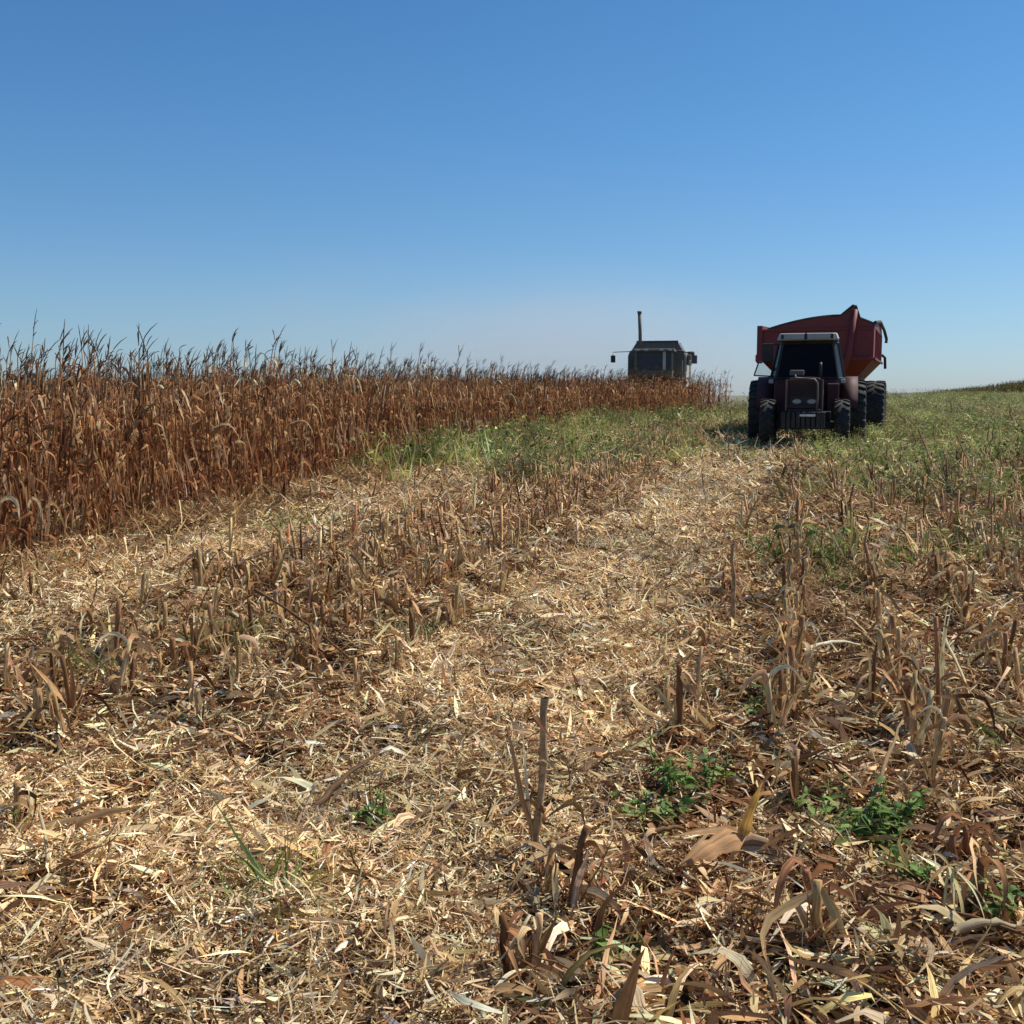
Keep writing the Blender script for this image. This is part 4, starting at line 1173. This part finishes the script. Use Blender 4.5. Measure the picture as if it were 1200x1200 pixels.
bx(b, -HW, HW, HY0 - .075, HY0 - .016, 2.15, 2.22); bx(b, -HW, HW, HY0 - .05, HY0 - .014, 2.96, 3.02)
for y in (-1.4, -.7, 0, .7, 1.4): bx(b, HW + .017, HW + .06, y - .03, y + .03, 2.22, 2.98)
bx(b, HW + .017, HW + .075, -2.1, 2.1, 2.14, 2.21)
link_bm("ribs", b, M['cart_red'], hop, .006)
b = bmesh.new()   # left corner post and hooks
bx(b, -HW - .12, -HW + .04, HY0 - .10, HY0 + .06, 2.08, 3.12); bx(b, -HW - .16, -HW - .10, HY0 - .06, HY0 + .04, 2.12, 2.32)
link_bm("corner_post", b, M['cart_red'], hop, .012)
b = bmesh.new(); pipe(b, [(HW + .04, 1.9, 2.42), (HW + .14, 1.95, 2.34), (HW + .16, 1.95, 2.0)], .045, 8)
link_bm("side_chute", b, M['cart_edge'], hop)
b = bmesh.new(); pipe(b, [(.45, -2.12, 1.2), (.86, -2.17, 2.2), (.97, -2.15, 3.38)], .085, 12)
link_bm("unloading_auger", b, M['cart_red'], cart, 0, True)

hop.scale = (.90, 1, .965)
cart.scale = (.96, 1, .97)

# ------------------------------------------------------------------ combine harvester
CX, CY = COMB
comb = empty("combine_harvester", (CX, CY, float(gh(CX, CY))), R(-12))
tag(comb, "dusty grey combine harvester with a tall dark pipe, half hidden behind the corn", "combine harvester")
for sx in (-1, 1):
    wheel(comb, sx * 1.15, -.6, .85, .5, .42, 22, sx); wheel(comb, sx * 1.0, 3.2, .5, .32, .26, 18, sx, .025)
b = bmesh.new(); prism(b, [(-1.32, .9), (1.32, .9), (1.36, 2.0), (1.36, 2.9), (1.28, 3.14), (-1.28, 3.14), (-1.36, 2.9), (-1.36, 2.0)], .1, 4.6)
link_bm("body", b, M['combine_dark'], comb, .03)
b = bmesh.new(); bx(b, 1.37, 1.40, .4, 4.2, 1.3, 2.9); bx(b, -1.40, -1.37, .4, 4.2, 1.3, 2.9)
link_bm("side_panel", b, M['combine_pale'], comb, .01)
b = bmesh.new(); frustum(b, (-1.26, 1.26, .3, 3.2, 3.10), (-.98, .98, .5, 3.0, 3.62))
tank = link_bm("grain_tank", b, M['combine_dark'], comb, .02)
b = bmesh.new(); bx(b, -1.0, 1.0, .42, .52, 3.58, 3.655); bx(b, -.98, .98, 2.9, 3.04, 3.58, 3.655)
link_bm("tank_rim", b, M['black'], tank, .01)
b = bmesh.new()
for x in (-.7, -.2, .3, .8): bx(b, x, x + .05, .36, .42, 3.14, 3.55)
link_bm("tank_rib", b, M['combine'], tank)
# cab standing in front of the tank
b = bmesh.new(); frustum(b, (-.82, .82, -1.35, .10, 1.75), (-.86, .86, -1.45, .10, 2.10)); 
ccab = link_bm("cab", b, M['combine'], comb, .02)
b = bmesh.new()
for (x, y) in ((-.84, -1.45), (.84, -1.45), (-.84, .05), (.84, .05)):
    b = bmesh.new(); bx(b, x - .05, x + .05, y - .05, y + .05, 2.10, 3.02); link_bm("cab_pillar", b, M['combine'], ccab, .01)
b = bmesh.new(); bx(b, .42, .56, -1.50, -1.455, 2.10, 3.02)
link_bm("pale_post", b, M['combine_pale'], ccab, .01)
b = bmesh.new(); b.faces.new([b.verts.new(p) for p in ((-.8, -1.44, 2.1), (.8, -1.44, 2.1), (.8, -1.44, 3.0), (-.8, -1.44, 3.0))])
link_bm("windscreen", b, M['combine_glass'], ccab)
for sx in (-1, 1):
    b = bmesh.new(); b.faces.new([b.verts.new(p) for p in ((sx * .85, -1.4, 2.1), (sx * .85, .0, 2.1), (sx * .85, .0, 3.0), (sx * .85, -1.4, 3.0))]); link_bm("window", b, M['glass'], ccab)
b = bmesh.new(); bx(b, -.95, .95, -1.60, .12, 3.02, 3.16)
link_bm("cab_roof", b, M['combine'], ccab, .03)
b = bmesh.new()
for x in (-.75, -.35, .35, .75): bx(b, x - .09, x + .09, -1.64, -1.60, 3.04, 3.13)
link_bm("work_light", b, M['lamp'], ccab, .01)
b = bmesh.new(); bx(b, -.25, .25, -.6, .0, 2.0, 2.3); bx(b, -.25, .25, -.05, .05, 2.3, 2.85)
link_bm("seat", b, M['black'], ccab, .03)
b = bmesh.new(); pipe(b, [(-.80, .35, 3.1), (-.82, .35, 4.1), (-.86, .35, 5.05)], .085, 10); pipe(b, [(-.86, .35, 5.05), (-.86, .35, 5.16)], .11, 10)
link_bm("exhaust_pipe", b, M['combine_dark'], comb, 0, True)
b = bmesh.new(); pipe(b, [(-1.0, -.9, 3.06), (-1.95, -1.1, 3.02), (-1.95, -1.1, 2.85)], .02, 6)
ma = link_bm("mirror_arm", b, M['black'], comb)
b = bmesh.new(); bx(b, -2.05, -1.83, -1.13, -1.08, 2.50, 2.86); link_bm("mirror", b, M['black'], ma, .02)
b = bmesh.new(); pipe(b, [(1.0, -.9, 3.06), (1.75, -1.1, 2.95), (1.85, -1.1, 2.86)], .03, 6)
ma = link_bm("mirror_arm", b, M['black'], comb)
b = bmesh.new(); bx(b, 1.72, 1.98, -1.13, -1.06, 2.42, 2.84); link_bm("mirror", b, M['combine_dark'], ma, .02)
b = bmesh.new()   # ladder, platform and rail on the sunlit side
bx(b, .95, 1.6, -.9, .1, 1.68, 1.74)
for z in (.6, .9, 1.2, 1.5): bx(b, 1.3, 1.62, -1.05, -.85, z, z + .03)
for x in (1.3, 1.62): pipe(b, [(x, -.95, .5), (x, -.95, 2.6)], .02, 6)
pipe(b, [(1.62, -.95, 2.6), (1.62, .1, 2.6), (1.62, .1, 1.7)], .02, 6)
link_bm("ladder", b, M['combine_pale'], comb)
b = bmesh.new(); bx(b, 1.42, 1.62, .5, 1.4, 2.4, 2.95); bx(b, 1.42, 1.75, 1.0, 1.3, 2.72, 3.12)
link_bm("air_filter_box", b, M['combine_dark'], comb, .04)
b = bmesh.new()   # feeder house and corn header
frustum(b, (-.6, .6, -2.6, -.6, .5), (-.55, .55, -2.4, -.2, 1.5))
link_bm("feeder_house", b, M['combine'], comb, .02)
b = bmesh.new(); bx(b, -2.15, 2.15, -2.9, -2.55, .35, 1.25)
hd = link_bm("header", b, M['combine_dark'], comb, .03)
for k in range(7):
    b = bmesh.new(); xx = -2.1 + k * .7
    loft(b, [[(xx - .2, -2.9, .3), (xx + .2, -2.9, .3), (xx + .14, -2.9, .85), (xx - .14, -2.9, .85)], [(xx - .05, -4.1, .12), (xx + .05, -4.1, .12), (xx + .03, -4.1, .2), (xx - .03, -4.1, .2)]])
    link_bm("snout", b, M['combine'], hd)

comb.scale = (1, 1, .935)

# ------------------------------------------------------------------ far crops on the skyline
far = Soup()
n = 5200
x = rng.uniform(52, 120, n); y = 128 + rng.uniform(0, 10, n) + (x - 52) * .05
pos = np.stack([x, y, gh(x, y)], 1)
which = rng.integers(0, 10, n)
zs = np.full(n, 1.0) * (.35 + .65 * smooth(51, 68, x))
for k in range(10):
    w = which == k; m = w.sum()
    far.add(*instance(corn2[k], pos[w], rng.uniform(0, 6, m), np.full(m, 1.5), rng.normal(0, .1, (m, 2)), np.ones((m, 3)) * np.array([.6, .95, .7]), 1.0 * zs[w]))
o = far.obj("distant_crop", M['corn'])
tag(o, "dark strip of unharvested crop on the right-hand skyline", "distant crop", kind='stuff')

# ------------------------------------------------------------------ dust raised by the combine
b = bmesh.new(); bmesh.ops.create_icosphere(b, subdivisions=3, radius=1)
m, nn, out = nt("airborne_dust")
tc = nn.nodes.new("ShaderNodeTexCoord"); ln = nn.nodes.new("ShaderNodeVectorMath"); ln.operation = 'LENGTH'
nn.links.new(tc.outputs["Object"], ln.inputs[0])
mr = nn.nodes.new("ShaderNodeMapRange"); mr.inputs[1].default_value = .1; mr.inputs[2].default_value = 1.0; mr.inputs[3].default_value = 1; mr.inputs[4].default_value = 0
mr.interpolation_type = 'SMOOTHERSTEP'
nn.links.new(ln.outputs["Value"], mr.inputs[0])
ns = nn.nodes.new("ShaderNodeTexNoise"); ns.inputs["Scale"].default_value = 2.2; ns.inputs["Detail"].default_value = 2
nn.links.new(tc.outputs["Object"], ns.inputs["Vector"])
mm = nn.nodes.new("ShaderNodeMath"); mm.operation = 'MULTIPLY'; nr = nn.nodes.new("ShaderNodeMapRange"); nr.inputs[1].default_value = .38; nr.inputs[2].default_value = .68; nn.links.new(ns.outputs["Fac"], nr.inputs[0])
nn.links.new(mr.outputs[0], mm.inputs[0]); nn.links.new(nr.outputs[0], mm.inputs[1])
m2 = nn.nodes.new("ShaderNodeMath"); m2.operation = 'MULTIPLY'; m2.inputs[1].default_value = .055; nn.links.new(mm.outputs[0], m2.inputs[0])
vs = nn.nodes.new("ShaderNodeVolumeScatter"); vs.inputs["Color"].default_value = (.93, .78, .64, 1); vs.inputs["Anisotropy"].default_value = .3
nn.links.new(m2.outputs[0], vs.inputs["Density"]); nn.links.new(vs.outputs[0], out.inputs["Volume"])
M['dust'] = m
dust = link_bm("dust_cloud", b, m, None)
dust.location = (-3, 82, 2); dust.scale = (34, 22, 12)
b = dust.data.copy(); M['dust2'] = m.copy(); M['dust2'].name = 'airborne_dust_low'; b.materials[0] = M['dust2']
for q_ in M['dust2'].node_tree.nodes:
    if q_.type == 'MATH' and abs(q_.inputs[1].default_value - .055) < 1e-4 and not q_.inputs[1].is_linked: q_.inputs[1].default_value = .075
    if q_.type == 'MAP_RANGE' and abs(q_.inputs[1].default_value - .38) < 1e-4: q_.inputs[1].default_value = .15
dust2 = dust.copy(); dust2.data = b; dust2.name = 'dust_cloud'; col.objects.link(dust2); dust2.location = (3.5, 60, 3.2); dust2.scale = (19, 10, 6.5)
tag(dust, "thin high veil of dust drifting left above the crop behind the combine", "dust", kind='stuff')
tag(dust2, "low pale dust hanging close around the combine", "dust", kind='stuff')

# ------------------------------------------------------------------ light and sky
SUN_EL, SUN_AZ = R(53), R(66)      # azimuth from +Y toward +X
w = bpy.data.worlds.new("World"); scene.world = w; w.use_nodes = True
wn = w.node_tree; wn.nodes.clear()
sky = wn.nodes.new("ShaderNodeTexSky"); sky.sky_type = 'NISHITA'; sky.sun_disc = False
sky.sun_elevation = SUN_EL; sky.sun_rotation = SUN_AZ
sky.altitude = 800; sky.air_density = 1.0; sky.dust_density = .7; sky.ozone_density = 1.5
bg = wn.nodes.new("ShaderNodeBackground"); bg.inputs[1].default_value = .105
wo = wn.nodes.new("ShaderNodeOutputWorld")
geo = wn.nodes.new("ShaderNodeTexCoord"); sp = wn.nodes.new("ShaderNodeSeparateXYZ"); wn.links.new(geo.outputs["Generated"], sp.inputs[0])
cr = wn.nodes.new("ShaderNodeValToRGB"); wn.links.new(sp.outputs[2], cr.inputs[0])
els = cr.color_ramp.elements
els[0].position = 0; els[0].color = (.60, .74, 1.03, 1); els[1].position = .42; els[1].color = (.38, .80, 1.08, 1)
e = els.new(.22); e.color = (.48, .83, 1.08, 1); e = els.new(.08); e.color = (.60, .80, 1.0, 1)
mu = wn.nodes.new("ShaderNodeMix"); mu.data_type = 'RGBA'; mu.blend_type = 'MULTIPLY'; mu.inputs[0].default_value = 1
wn.links.new(sky.outputs[0], mu.inputs[6]); wn.links.new(cr.outputs[0], mu.inputs[7])
wn.links.new(mu.outputs[2], bg.inputs[0]); wn.links.new(bg.outputs[0], wo.inputs[0])
sd = bpy.data.lights.new("sun", 'SUN'); sun = bpy.data.objects.new("sun", sd); col.objects.link(sun)
sd.energy = 5.0; sd.angle = R(.53); sd.color = (1, .93, .81)
dv = Vector((math.sin(SUN_AZ) * math.cos(SUN_EL), math.cos(SUN_AZ) * math.cos(SUN_EL), math.sin(SUN_EL)))
sun.rotation_euler = dv.to_track_quat('Z', 'Y').to_euler(); sun.location = (20, 10, 30)

scene.view_settings.view_transform = 'Standard'; scene.view_settings.look = 'None'
scene.view_settings.exposure = 0
scene.cycles.max_bounces = 6; scene.cycles.diffuse_bounces = 4; scene.cycles.transparent_max_bounces = 16
scene.cycles.volume_step_rate = 4; scene.cycles.volume_bounces = 0
scene.render.use_persistent_data = False
